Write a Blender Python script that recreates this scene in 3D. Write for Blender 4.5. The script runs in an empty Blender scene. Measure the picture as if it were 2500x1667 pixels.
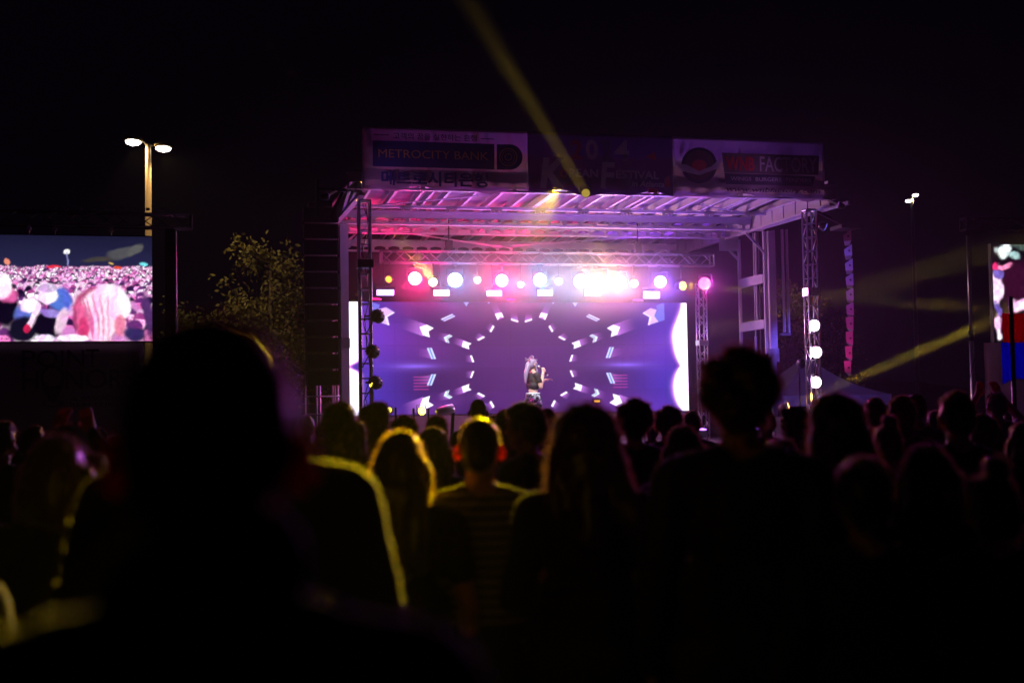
import bpy, bmesh, math, random
import numpy as np
from mathutils import Vector, Matrix, Euler, noise

S = bpy.context.scene
COL = S.collection
rad = math.radians

# ------------------------------------------------------------------ camera, world, exposure
PHI, PITCH, ROLL = rad(14), math.atan(187 / 3472), .0165
EYE = Vector((0, 0, 1.62))
FW = Vector((math.sin(PHI) * math.cos(PITCH), math.cos(PHI) * math.cos(PITCH), math.sin(PITCH)))
_r0 = Vector((math.cos(PHI), -math.sin(PHI), 0))
_u0 = _r0.cross(FW)
RT = _r0 * math.cos(ROLL) - _u0 * math.sin(ROLL)
UP = _u0 * math.cos(ROLL) + _r0 * math.sin(ROLL)
cd = bpy.data.cameras.new('camera')
cam = bpy.data.objects.new('camera', cd)
COL.objects.link(cam)
_m = Matrix((RT, UP, -FW)).transposed().to_4x4()
_m.translation = EYE
cam.matrix_world = _m
cd.sensor_width = 36
cd.lens = 50
cd.clip_end = 600
cd.dof.use_dof = True
cd.dof.focus_distance = 28
cd.dof.aperture_fstop = 1.9
S.camera = cam
w = bpy.data.worlds.new('World')
S.world = w
w.use_nodes = True
w.node_tree.nodes['Background'].inputs[0].default_value = (.0006, .0003, .0012, 1)
w.node_tree.nodes['Background'].inputs[1].default_value = 1
S.view_settings.view_transform = 'Standard'
S.view_settings.look = 'None'
S.view_settings.gamma = 1
S.view_settings.exposure = 0
S.cycles.use_denoising = True
S.cycles.volume_bounces = 0
S.cycles.max_bounces = 4
S.cycles.diffuse_bounces = 2
S.cycles.sample_clamp_indirect = 4


def ray(px, py):
    return FW + RT * ((px - 1250) / 3472) + UP * ((833.5 - py) / 3472)


def at(px, py, Y):                      # the point of the photograph that lies on the plane y = Y of the place
    d = ray(px, py)
    return EYE + d * (Y / d.y)


def atx(px, py, X):
    d = ray(px, py)
    return EYE + d * (X / d.x)


# ------------------------------------------------------------------ materials
def lin(c):
    return tuple(((v / 12.92) if v <= .04045 else ((v + .055) / 1.055) ** 2.4) for v in c)


_mats = {}


def mat(name, c=(.5, .5, .5), rough=.6, metal=0, em=None, st=0, var=.25, scale=6, bump=0, sheen=0, sss=0, trans=0, spec=.5):
    if name in _mats:
        return _mats[name]
    m = bpy.data.materials.new(name)
    m.use_nodes = True
    nt = m.node_tree
    b = nt.nodes['Principled BSDF']
    I = b.inputs
    I['Roughness'].default_value = rough
    I['Metallic'].default_value = metal
    I['Specular IOR Level'].default_value = spec
    tc = nt.nodes.new('ShaderNodeTexCoord')
    nz = nt.nodes.new('ShaderNodeTexNoise')
    nz.inputs['Scale'].default_value = scale
    nz.inputs['Detail'].default_value = 5
    nt.links.new(tc.outputs['Object'], nz.inputs['Vector'])
    mx = nt.nodes.new('ShaderNodeMix')
    mx.data_type = 'RGBA'
    mx.inputs[6].default_value = (*[v * (1 - var) for v in c], 1)
    mx.inputs[7].default_value = (*[min(1, v * (1 + var)) for v in c], 1)
    nt.links.new(nz.outputs[0], mx.inputs[0])
    nt.links.new(mx.outputs[2], I['Base Color'])
    if bump:
        bp = nt.nodes.new('ShaderNodeBump')
        bp.inputs['Strength'].default_value = bump
        bp.inputs['Distance'].default_value = .02
        nt.links.new(nz.outputs[0], bp.inputs['Height'])
        nt.links.new(bp.outputs[0], I['Normal'])
    if sheen:
        I['Sheen Weight'].default_value = sheen
        I['Sheen Roughness'].default_value = .4
    if sss:
        I['Subsurface Weight'].default_value = sss
        I['Subsurface Radius'].default_value = (1, .3, .12)
        I['Subsurface Scale'].default_value = .045
    if trans:
        I['Transmission Weight'].default_value = trans
    if em:
        I['Emission Color'].default_value = (*em, 1)
        I['Emission Strength'].default_value = st
    _mats[name] = m
    return m


def screen_mat(name, st=1.0):
    m = bpy.data.materials.new(name)
    m.use_nodes = True
    nt = m.node_tree
    b = nt.nodes['Principled BSDF']
    b.inputs['Base Color'].default_value = (.01, .01, .012, 1)
    b.inputs['Roughness'].default_value = .7
    a = nt.nodes.new('ShaderNodeVertexColor')
    a.layer_name = 'picture'
    nt.links.new(a.outputs[0], b.inputs['Emission Color'])
    b.inputs['Emission Strength'].default_value = st
    return m


ALU = mat('aluminium', (.55, .55, .58), .35, .9, scale=20, var=.15, bump=.05)
STEEL = mat('painted steel', (.42, .42, .45), .5, .1, scale=9, var=.2, bump=.05)
WHITE = mat('white painted metal', (.5, .5, .53), .5, 0, scale=7, var=.12)
SKINP = mat('roof skin', (.15, .13, .18), .55, 0, scale=3, var=.3, bump=.2)
BLACK = mat('black metal', (.02, .02, .022), .45, .2, scale=15)
DARK = mat('dark plastic', (.03, .03, .033), .6, 0, scale=20)
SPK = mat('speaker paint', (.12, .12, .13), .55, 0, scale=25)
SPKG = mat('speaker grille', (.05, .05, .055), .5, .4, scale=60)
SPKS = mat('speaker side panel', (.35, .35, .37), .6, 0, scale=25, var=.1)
DECK = mat('stage deck', (.06, .06, .065), .4, 0, scale=5)
RISER = mat('grey riser cloth', (.16, .16, .18), .9, 0, scale=8, bump=.3)


# ------------------------------------------------------------------ mesh helpers
class MB:
    def __init__(s):
        s.v, s.f = [], []

    def add(s, vs, fs):
        n = len(s.v)
        s.v += [tuple(v) for v in vs]
        s.f += [tuple(i + n for i in f) for f in fs]
        return s

    def box(s, a, b):
        x0, y0, z0 = a
        x1, y1, z1 = b
        return s.add([(x, y, z) for x in (x0, x1) for y in (y0, y1) for z in (z0, z1)],
                     [(0, 1, 3, 2), (4, 6, 7, 5), (0, 4, 5, 1), (2, 3, 7, 6), (0, 2, 6, 4), (1, 5, 7, 3)])

    def bar(s, p, q, wd, ht, side=None):
        p, q = Vector(p), Vector(q)
        d = (q - p).normalized()
        u = Vector((0, 0, 1)) if abs(d.z) < .95 else Vector((0, 1, 0))
        sx = d.cross(u).normalized()
        uy = sx.cross(d).normalized()
        vs = []
        for e in (p, q):
            for i, j in ((-1, -1), (1, -1), (1, 1), (-1, 1)):
                vs.append(e + sx * i * wd / 2 + uy * j * ht / 2)
        return s.add(vs, [(0, 1, 2, 3), (7, 6, 5, 4), (0, 4, 5, 1), (1, 5, 6, 2), (2, 6, 7, 3), (3, 7, 4, 0)])

    def tube(s, p, q, r, n=8, r2=None):
        p, q = Vector(p), Vector(q)
        r2 = r if r2 is None else r2
        d = (q - p).normalized()
        u = Vector((0, 0, 1)) if abs(d.z) < .95 else Vector((0, 1, 0))
        sx = d.cross(u).normalized()
        uy = sx.cross(d)
        vs = []
        for e, k in ((p, r), (q, r2)):
            for i in range(n):
                a = 2 * math.pi * i / n
                vs.append(e + (sx * math.cos(a) + uy * math.sin(a)) * k)
        fs = [(i, (i + 1) % n, n + (i + 1) % n, n + i) for i in range(n)]
        fs += [tuple(range(n - 1, -1, -1)), tuple(range(n, 2 * n))]
        return s.add(vs, fs)

    def path(s, pts, r, n=6):
        for a, b in zip(pts, pts[1:]):
            s.tube(a, b, r, n)
        return s

    def lathe(s, p, d, prof, n=20):       # prof: (distance along d, radius)
        p, d = Vector(p), Vector(d).normalized()
        u = Vector((0, 0, 1)) if abs(d.z) < .95 else Vector((0, 1, 0))
        sx = d.cross(u).normalized()
        uy = sx.cross(d)
        vs = []
        for t, r in prof:
            for i in range(n):
                a = 2 * math.pi * i / n
                vs.append(p + d * t + (sx * math.cos(a) + uy * math.sin(a)) * r)
        fs = []
        for k in range(len(prof) - 1):
            for i in range(n):
                j = (i + 1) % n
                fs.append((k * n + i, k * n + j, (k + 1) * n + j, (k + 1) * n + i))
        fs += [tuple(range(n - 1, -1, -1)), tuple((len(prof) - 1) * n + i for i in range(n))]
        return s.add(vs, fs)

    def build(s, name, m, parent=None, smooth=False):
        me = bpy.data.meshes.new(name)
        me.from_pydata(s.v, [], s.f)
        me.materials.append(m)
        if smooth:
            me.polygons.foreach_set('use_smooth', [True] * len(me.polygons))
        me.update()
        o = bpy.data.objects.new(name, me)
        COL.objects.link(o)
        if parent is not None:
            o.parent = parent
            o.matrix_parent_inverse = parent.matrix_basis.inverted()
        return o


def tag(o, label=None, cat=None, group=None, kind=None):
    for k, v in (('label', label), ('category', cat), ('group', group), ('kind', kind)):
        if v:
            o[k] = v
    return o


def thing(name, label, cat, loc=(0, 0, 0), rz=0, group=None):
    o = bpy.data.objects.new(name, None)
    COL.objects.link(o)
    o.location = loc
    o.rotation_euler = (0, 0, rz)
    o.matrix_basis = Matrix.Translation(Vector(loc)) @ Matrix.Rotation(rz, 4, 'Z')
    o.empty_display_size = .2
    return tag(o, label, cat, group)


def text_mesh(s, m, parent, x0, x1, ytop, ybot, Y, name='lettering', bold=0, shear=0, thick=.004):
    """flat letters on the plane y = Y: from picture column x0 to x1, between rows ytop and ybot"""
    cu = bpy.data.curves.new('t', 'FONT')
    cu.body = s
    cu.offset = bold
    cu.shear = shear
    cu.extrude = 0
    cu.resolution_u = 3
    o = bpy.data.objects.new('t', cu)
    COL.objects.link(o)
    dg = bpy.context.evaluated_depsgraph_get()
    me = bpy.data.meshes.new_from_object(o.evaluated_get(dg))
    bpy.data.objects.remove(o)
    n = len(me.vertices)
    if n == 0:
        return None
    co = np.empty(n * 3)
    me.vertices.foreach_get('co', co)
    co = co.reshape(-1, 3)
    mn, mx = co.min(0), co.max(0)
    p0, p1 = at(x0, (ytop + ybot) / 2, Y), at(x1, (ytop + ybot) / 2, Y)
    zt, zb = at((x0 + x1) / 2, ytop, Y).z, at((x0 + x1) / 2, ybot, Y).z
    out = np.empty_like(co)
    out[:, 0] = p0.x + (co[:, 0] - mn[0]) / (mx[0] - mn[0]) * (p1.x - p0.x)
    out[:, 1] = Y
    out[:, 2] = zb + (co[:, 1] - mn[1]) / max(1e-6, (mx[1] - mn[1])) * (zt - zb)
    me.vertices.foreach_set('co', out.ravel())
    me.materials.clear()
    me.materials.append(m)
    me.name = name
    me.update()
    o = bpy.data.objects.new(name, me)
    COL.objects.link(o)
    o.parent = parent
    o.matrix_parent_inverse = parent.matrix_basis.inverted()
    return o


# ------------------------------------------------------------------ lamps
def spot(parent, p, t, c, e, ang, rd=.05, blend=.25):
    l = bpy.data.lights.new('beam', 'SPOT')
    l.energy = e
    l.color = c
    l.spot_size = rad(ang)
    l.spot_blend = blend
    l.shadow_soft_size = rd
    o = bpy.data.objects.new('beam', l)
    COL.objects.link(o)
    o.matrix_basis = Matrix.Translation(p) @ (Vector(t) - Vector(p)).to_track_quat('-Z', 'Y').to_matrix().to_4x4()
    if parent is not None:
        o.parent = parent
        o.matrix_parent_inverse = parent.matrix_basis.inverted()
    return o


def point(parent, p, c, e, rd=.06):
    l = bpy.data.lights.new('glow', 'POINT')
    l.energy = e
    l.color = c
    l.shadow_soft_size = rd
    o = bpy.data.objects.new('glow', l)
    COL.objects.link(o)
    o.location = p
    if parent is not None:
        o.parent = parent
        o.matrix_parent_inverse = parent.matrix_basis.inverted()
    return o


def bars_label(k):
    return k


# ------------------------------------------------------------------ ground
g = MB()
n = 40
xs = np.linspace(-220, 260, n)
ys = np.linspace(-60, 420, n)
g.add([(x, y, .0) for y in ys for x in xs], [(j * n + i, j * n + i + 1, (j + 1) * n + i + 1, (j + 1) * n + i) for j in range(n - 1) for i in range(n - 1)])
tag(g.build('ground', mat('asphalt', (.045, .045, .047), .85, 0, scale=3, var=.3, bump=.3)), kind='structure')
bm_ = MB()
rng = random.Random(5)
hv, hf = [], []
for i in range(61):
    a = -200 + i * 8
    hv += [(a, 190, -.5), (a, 190 + 4, 5 + 3 * noise.noise(Vector((i * .3, 0, 0)))), (a, 215, -.5)]
for i in range(60):
    k = i * 3
    hf += [(k, k + 3, k + 4, k + 1), (k + 1, k + 4, k + 5, k + 2)]
bm_.add(hv, hf)
tag(bm_.build('distant_hill', mat('night trees', (.02, .03, .02), .9, 0, scale=.3, var=.5)), kind='structure')

# ------------------------------------------------------------------ the mobile stage
YF, YB1, YB2, YLED, YTR, YBK = 24.2, 28.0, 29.4, 29.9, 28.8, 33.2
ZB = 5.55                                  # underside of the roof frame
XL, XR = 3.42, 12.45
stage = thing('mobile_stage', 'white framed mobile concert stage with slatted roof lit purple and pink', 'stage', (7.8, 28, 0))
DZ = 1.1
MB().box((3.3, 24.7, DZ - .18), (12.6, 33, DZ)).build('deck', DECK, stage)
sk = MB()
nn = 90
for i in range(nn + 1):
    x = 3.3 + 9.3 * i / nn
    y = 24.68 + .03 * math.sin(i * 1.9)
    sk.v += [(x, y, 0.02), (x, y, DZ - .02)]
sk.f += [(2 * i, 2 * i + 2, 2 * i + 3, 2 * i + 1) for i in range(nn)]
sk.build('stage_skirt', mat('black skirt', (.015, .015, .017), .9), stage, True)
MB().box((3.85, 29.55, DZ), (11.6, 29.85, 1.70)).build('screen_riser', RISER, stage)


def arch_beam(Y, x0, x1, zb, zt, pitch, name, m=WHITE):
    b = MB()
    t = .03
    fl = .035
    b.box((x0, Y - .06, zb), (x1, Y + .06, zb + fl))
    b.box((x0, Y - .06, zt - fl), (x1, Y + .06, zt))
    nb = int((x1 - x0) / pitch)
    pts = []
    for k in range(nb + 1):
        a = x0 + k * pitch
        e = min(x1, a + pitch)
        pts.append((a, zb + fl))
        h0, h1 = a + pitch * .1, a + pitch * .9
        if h1 < x1:
            pts.append((h0, zb + fl))
            hh = (zt - zb) * .36
            for i in range(7):
                u_ = i / 6
                pts.append((h0 + .001 + (h1 - h0 - .002) * u_, zb + fl + hh * (.72 + .28 * math.sin(math.pi * u_))))
            pts.append((h1, zb + fl))
    pts.append((x1, zb + fl))
    vs, fs = [], []
    for x, z in pts:
        vs += [(x, Y - t / 2, z), (x, Y + t / 2, z), (x, Y - t / 2, zt - fl), (x, Y + t / 2, zt - fl)]
    for i in range(len(pts) - 1):
        k = 4 * i
        fs += [(k, k + 4, k + 6, k + 2), (k + 1, k + 3, k + 7, k + 5), (k, k + 1, k + 5, k + 4)]
    b.add(vs, fs)
    return b.build(name, m, stage)


arch_beam(YF, 3.16, 12.3, ZB + .04, ZB + .34, .33, 'front_beam', STEEL)
arch_beam(YB1, XL + .1, XR + .1, ZB - .03, ZB + .25, .33, 'cross_beam')
arch_beam(YB2, XL + .1, XR + .1, ZB - .03, ZB + .25, .33, 'cross_beam')
arch_beam(32.6, XL + .1, XR + .1, ZB - .03, ZB + .25, .33, 'cross_beam')
# intermediate purlin with its clamps
pz = ZB + .19
MB().box((XL + .1, 27.2, pz), (XR, 27.28, pz + .055)).build('purlin', WHITE, stage)
MB().box((XL + .1, 30.9, pz), (XR, 30.96, pz + .1)).build('purlin', WHITE, stage)
for k in range(9):
    x = 4.6 + k * .9
    c = MB()
    for j in range(4):
        c.box((x + j * .06, 27.2, pz - .05), (x + j * .06 + .025, 27.24, pz))
    c.box((x - .01, 27.185, pz - .015), (x + .22, 27.195, pz + .012))
    c.build('clamp', ALU, stage)
# side rails of the roof
for X in (XL, 12.28):
    b = MB()
    b.box((X - .05, YF + .07, ZB - .05), (X + .05, YBK, ZB))
    b.box((X - .05, YF + .07, ZB + .26), (X + .05, YBK, ZB + .3))
    b.box((X - .012, YF + .07, ZB), (X + .012, YBK, ZB + .26))
    for j in range(16):
        yy = YF + .5 + j * .55
        b.box((X - .03, yy, ZB), (X + .03, yy + .03, ZB + .26))
    b.build('side_rail', STEEL, stage)
for pa_, pb_ in (((853, 464, YF), (832, 531, 27.6)), ((868, 466, YF), (838, 528, 27.6))):
    MB().bar(at(*pa_), at(*pb_), .05, .05).build('wing_rail', STEEL, stage)
MB().bar((XR + .2, YF + .1, ZB + .02), (XR - .1, YB1 - .2, ZB - .02), .05, .07).build('wing_rail', STEEL, stage)
# rafters and roof skin
zr = ZB + .255
r_x = [XL + .3 + i * .5 for i in range(18)] + [XL + 1.5, XL + 3.75, XL + 5.65, XL + 7.7]
for x in r_x:
    b = MB()
    b.bar((x, YF + .08, zr + .04), (x + .35, YBK, zr - .02 + .0), .048, .014)
    b.bar((x, YF + .08, zr + .11), (x + .35, YBK, zr + .05), .012, .12)
    b.build('rafter', WHITE, stage)
b = MB()
nx, ny = 60, 30
vs = []
for j in range(ny + 1):
    for i in range(nx + 1):
        x = XL + (XR - XL) * i / nx
        y = YF + .62 + (YBK - YF - .62) * j / ny
        vs.append((x, y, zr + .19 + .012 * math.sin(i * 1.3) * math.sin(j * .7)))
fs = [(j * (nx + 1) + i, j * (nx + 1) + i + 1, (j + 1) * (nx + 1) + i + 1, (j + 1) * (nx + 1) + i) for j in range(ny) for i in range(nx)]
b.add(vs, fs)
b.add([(v[0], v[1], v[2] + .05) for v in vs], [tuple(reversed(f)) for f in fs])
b.build('roof_skin', SKINP, stage, True)
# cross rods
for (a, c_) in (((935, 500, 26), (1165, 478, 25.9)), ((1705, 492, 26.4), (1860, 525, 27.6)), ((905, 557, 29.6), (1000, 565, 29.7)),
                ((1010, 572, 30), (1250, 606, 31)), ((1250, 600, 31), (1560, 578, 30)), ((1400, 590, 30.4), (1550, 578, 30))):
    p, q = at(*a), at(*c_)
    p.z = min(p.z, zr - .01)
    q.z = min(q.z, zr - .01)
    MB().tube(p, q, .012).build('tie_rod', WHITE, stage)
# columns: left
MB().box((3.5, 27.93, DZ), (3.66, 28.08, ZB - .04)).build('corner_post', WHITE, stage)
MB().box((3.44, 27.96, DZ), (3.47, 28.0, ZB - .1)).tube((3.40, 27.9, DZ), (3.40, 27.9, ZB), .012).build('hose_pipe', BLACK, stage)
MB().box((3.49, 27.9, 3.05), (3.67, 27.925, 3.25)).build('joint_plate', ALU, stage)
MB().box((3.5, 29.35, DZ), (3.62, 29.47, ZB - .04)).build('corner_post', WHITE, stage)
# columns: right, a lifting mast with a side ladder frame
XM = 12.6


def mastbox(a, b_, name, m=WHITE):
    return MB().box(a, b_).build(name, m, stage)


mastbox((XM + .02, 27.92, 2.75), (XM + .18, 28.06, ZB - .04), 'mast_column', WHITE)
mastbox((XM + .05, 27.94, DZ), (XM + .15, 28.04, 2.75), 'mast_column', ALU)
mastbox((XM - .04, 27.9, 2.72), (XM + .2, 27.915, 3.0), 'joint_plate', ALU)
mastbox((XM - .05, 28.0, 2.9), (XM + .0, 28.06, ZB - .04), 'frame_rail')
mastbox((XM - .05, 29.35, 2.8), (XM + .0, 29.43, ZB - .04), 'frame_rail')
for z in (4.42, 3.45):
    m_ = MB().box((XM - .06, 28.07, z), (XM - .04, 29.34, z + .17))
    m_.box((XM - .09, 28.07, z - .012), (XM - .01, 29.34, z))
    m_.box((XM - .09, 28.07, z + .17), (XM - .01, 29.34, z + .182))
    m_.build('frame_crossbar', WHITE, stage)
m_ = MB().tube((XM - .02, 28.6, 2.3), (XM - .02, 28.6, ZB), .016)
m_.tube((XM - .02, 28.6, 2.1), (XM - .02, 28.6, 3.3), .03)
m_.build('hydraulic_ram', ALU, stage)
mastbox((XM - .04, 28.45, 3.65), (XM - .01, 28.5, ZB), 'frame_rail', STEEL)
mastbox((XM - .03, 28.3, 2.4), (XM - .005, 28.36, ZB), 'cable_run', BLACK)
mastbox((XM + .34, 27.9, 3.35), (XM + .37, 27.98, ZB), 'outer_rail')
mastbox((XM + .44, 27.9, 3.3), (XM + .47, 27.98, ZB), 'outer_rail')
mastbox((XM + .26, 27.9, 3.28), (XM + .48, 27.99, 3.33), 'outer_shoe', ALU)
mastbox((XM + .22, 28.1, 3.4), (XM + .26, 28.2, ZB), 'outer_rail')
p, q = atx(1825, 561, XM - .1), atx(1862, 600, XM - .1)
MB().bar((XM - .45, 28.0, ZB - .08), (XM - .03, 28.0, ZB - .5), .03, .05).build('knee_brace', STEEL, stage)
MB().bar((XM - .45, 29.4, ZB - .08), (XM - .03, 29.4, ZB - .5), .03, .05).build('knee_brace', STEEL, stage)
MB().bar((3.67, 28.0, ZB - .5), (4.05, 28.0, ZB - .05), .03, .05).build('knee_brace', STEEL, stage)
MB().box((XM - .5, 29.36, ZB - .3), (XM - .06, 29.38, ZB - .02)).build('gusset_plate', STEEL, stage)
MB().bar((3.62, 29.4, ZB - .4), (4.0, 29.4, ZB - .05), .03, .05).build('knee_brace', STEEL, stage)
# outrigger bracket on the left
p, q = at(772, 462, YF + .3), at(850, 465, YF + .3)
ob = MB().bar(p, q, .05, .05)
ob.bar(at(776, 440, YF + .3), at(774, 530, YF + .3), .05, .05)
ob.bar(at(835, 470, YF + .5), at(805, 535, YF + .5), .16, .05)
ob.build('outrigger', BLACK, stage)


def truss(name, p, q, wd, label, cat, group=None, m=ALU, pitch=None, ladder=False, tube_r=.022):
    p, q = Vector(p), Vector(q)
    t = thing(name, label, cat, p, 0, group)
    d = (q - p)
    L = d.length
    d.normalize()
    if abs(d.z) > .9:
        a, b = Vector((1, 0, 0)), Vector((0, 1, 0))
    else:
        a, b = Vector((0, 0, 1)), d.cross(Vector((0, 0, 1))).normalized()
    h = wd / 2
    cor = [(-h, -h), (h, -h), (h, h), (-h, h)]
    for i, j in cor:
        o = a * i + b * j
        MB().tube(p + o, q + o, tube_r, 8).build('chord', m, t, True)
    lc = MB()
    pitch = pitch or wd
    nseg = max(1, round(L / pitch))
    for f in range(4):
        c0, c1 = cor[f], cor[(f + 1) % 4]
        o0, o1 = a * c0[0] + b * c0[1], a * c1[0] + b * c1[1]
        for k in range(nseg):
            s0, s1 = p + d * (L * k / nseg), p + d * (L * (k + 1) / nseg)
            if ladder and f in (0, 2):
                lc.tube(s0 + o0, s0 + o1, tube_r * .6, 6)
            elif k % 2:
                lc.tube(s0 + o0, s1 + o1, tube_r * .5, 6)
            else:
                lc.tube(s0 + o1, s1 + o0, tube_r * .5, 6)
    lc.build('lacing', m, t, True)
    for s_ in (p, q):
        e = MB()
        for f in range(4):
            c0, c1 = cor[f], cor[(f + 1) % 4]
            e.tube(s_ + a * c0[0] + b * c0[1], s_ + a * c1[0] + b * c1[1], tube_r * 1.1, 6)
        e.build('end_frame', m, t)
    return t


pl, pr = at(891, 700, YF + .45), at(1980, 700, YF + .45)
t1 = truss('truss_tower', (pl.x, YF + .45, .02), (pl.x, YF + .45, ZB - .09), .19, 'front aluminium truss tower on the left side of the stage opening', 'truss tower', 'truss towers', pitch=.26, ladder=True, tube_r=.02)
MB().box((pl.x - .14, YF + .31, 4.28), (pl.x + .14, YF + .59, 4.42)).build('sleeve', BLACK, t1)
t2 = truss('truss_tower', (pr.x, YF + .45, .02), (pr.x, YF + .45, ZB - .09), .19, 'front aluminium truss tower carrying three glowing lamps', 'truss tower', 'truss towers', pitch=.26, ladder=True, tube_r=.02)
MB().box((pr.x - .12, YF + .33, 3.83), (pr.x + .12, YF + .57, 3.98)).build('sleeve', ALU, t2)
pb = at(1711, 700, 29.3)
t3 = truss('truss_tower', (pb.x, 29.3, DZ + .01), (pb.x, 29.3, 4.5), .18, 'thin truss tower standing just beside the stage screen under the red lamp', 'truss tower', 'truss towers', pitch=.2, tube_r=.016)
MB().box((pb.x - .11, 29.19, 3.15), (pb.x + .11, 29.41, 3.25)).build('sleeve', ALU, t3)
a_, b_ = at(930, 629, YTR), at(1738, 634, YTR)
zt = (a_.z + b_.z) / 2
t4 = truss('lighting_truss', (a_.x, YTR, zt), (b_.x, YTR, zt), .24, 'long horizontal box truss carrying the row of stage lights', 'truss', m=mat('dull truss', (.2, .2, .22), .5, .5, scale=20), pitch=.26, tube_r=.018)
for px in (1096, 1557):
    p = at(px, 600, YTR)
    h = thing('chain_hoist', 'black chain hoist holding up the lighting truss, ' + ('the one nearer the left speaker stack' if px < 1300 else 'the one nearer the right side masts'), 'hoist', (p.x, YTR, zt + .12), 0, 'hoists on the lighting truss')
    MB().box((p.x - .07, YTR - .06, zt + .14), (p.x + .07, YTR + .06, zt + .36)).build('motor', BLACK, h)
    MB().tube((p.x, YTR, zt + .36), (p.x, YTR, zr), .014).build('chain', BLACK, h)
    MB().tube((p.x - .05, YTR, zt + .1), (p.x, YTR, zt + .2), .01).tube((p.x + .05, YTR, zt + .1), (p.x, YTR, zt + .2), .01).build('sling', BLACK, h)

# ------------------------------------------------------------------ painted screens
def in_poly(X, Z, pts):
    r = np.zeros(X.shape, bool)
    n = len(pts)
    for i in range(n):
        x0, z0 = pts[i]
        x1, z1 = pts[(i + 1) % n]
        if z0 == z1:
            continue
        c = ((z0 > Z) != (z1 > Z)) & (X < (x1 - x0) * (Z - z0) / (z1 - z0) + x0)
        r ^= c
    return r


def blur(img, k):
    ker = np.exp(-np.linspace(-2, 2, 2 * k + 1) ** 2 / 1.2)
    ker /= ker.sum()
    for ax in (0, 1):
        pad = [(0, 0)] * 3
        pad[ax] = (k, k)
        p = np.pad(img, pad, mode='edge')
        out = 0
        for i, w_ in enumerate(ker):
            out = out + w_ * (p[i:i + img.shape[0]] if ax == 0 else p[:, i:i + img.shape[1]])
        img = out
    return img


def warp(X, Z, a, f, seed):
    rg = random.Random(seed)
    dx = np.zeros_like(X)
    dz = np.zeros_like(X)
    for o in range(9):
        ff = f * 1.5 ** o
        aa = a / 1.32 ** o
        t, p1, p2 = rg.uniform(0, 6.28), rg.uniform(0, 6.28), rg.uniform(0, 6.28)
        u = (X * math.cos(t) + Z * math.sin(t)) * ff
        v = (X * math.cos(t + 2) + Z * math.sin(t + 2)) * ff
        dx += aa * np.sin(u + p1)
        dz += aa * np.sin(v + p2)
    return X + dx, Z + dz


def screen(name, mname, x0, x1, z0, z1, Y, nx, nz, paint, parent, st=1.0):
    SS = 3
    xs = np.linspace(x0, x1, (nx + 1) * SS)
    zs = np.linspace(z0, z1, (nz + 1) * SS)
    Xg, Zg = np.meshgrid(xs, zs)
    img = paint(Xg, Zg)
    img = img.reshape(nz + 1, SS, nx + 1, SS, 3).mean((1, 3))
    gx, gz = np.meshgrid(np.linspace(x0, x1, nx + 1), np.linspace(z0, z1, nz + 1))
    co = np.stack([gx, np.full_like(gx, Y), gz], -1).reshape(-1, 3)
    i = np.arange(nx)
    j = np.arange(nz)
    I, J = np.meshgrid(i, j)
    k = (J * (nx + 1) + I).ravel()
    fc = np.stack([k, k + 1, k + nx + 2, k + nx + 1], -1)
    me = bpy.data.meshes.new(name)
    me.from_pydata(co.tolist(), [], fc.tolist())
    at_ = me.color_attributes.new('picture', 'FLOAT_COLOR', 'POINT')
    rgba = np.ones((len(co), 4), np.float32)
    rgba[:, :3] = img.reshape(-1, 3)
    at_.data.foreach_set('color', rgba.ravel())
    me.materials.append(screen_mat(mname, st))
    o = bpy.data.objects.new(name, me)
    COL.objects.link(o)
    o.parent = parent
    o.matrix_parent_inverse = parent.matrix_basis.inverted()
    return o


pTL, pBR = at(846, 737, YLED), at(1682, 1002, YLED)
LX0, LX1, LZ0, LZ1 = pTL.x, pBR.x, pBR.z, at(1264, 738, YLED).z
CX, CZ = at(1275, 892, YLED).x, at(1275, 892, YLED).z


def wx(px, py):
    p = at(px, py, YLED)
    return (p.x, p.z)


def z5(*pts):
    return [wx(850 + x / 5.407, 720 + y / 5.407) for x, y in pts]


def smooth(a, b, x):
    t = np.clip((x - a) / (b - a), 0, 1)
    return t * t * (3 - 2 * t)


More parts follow.
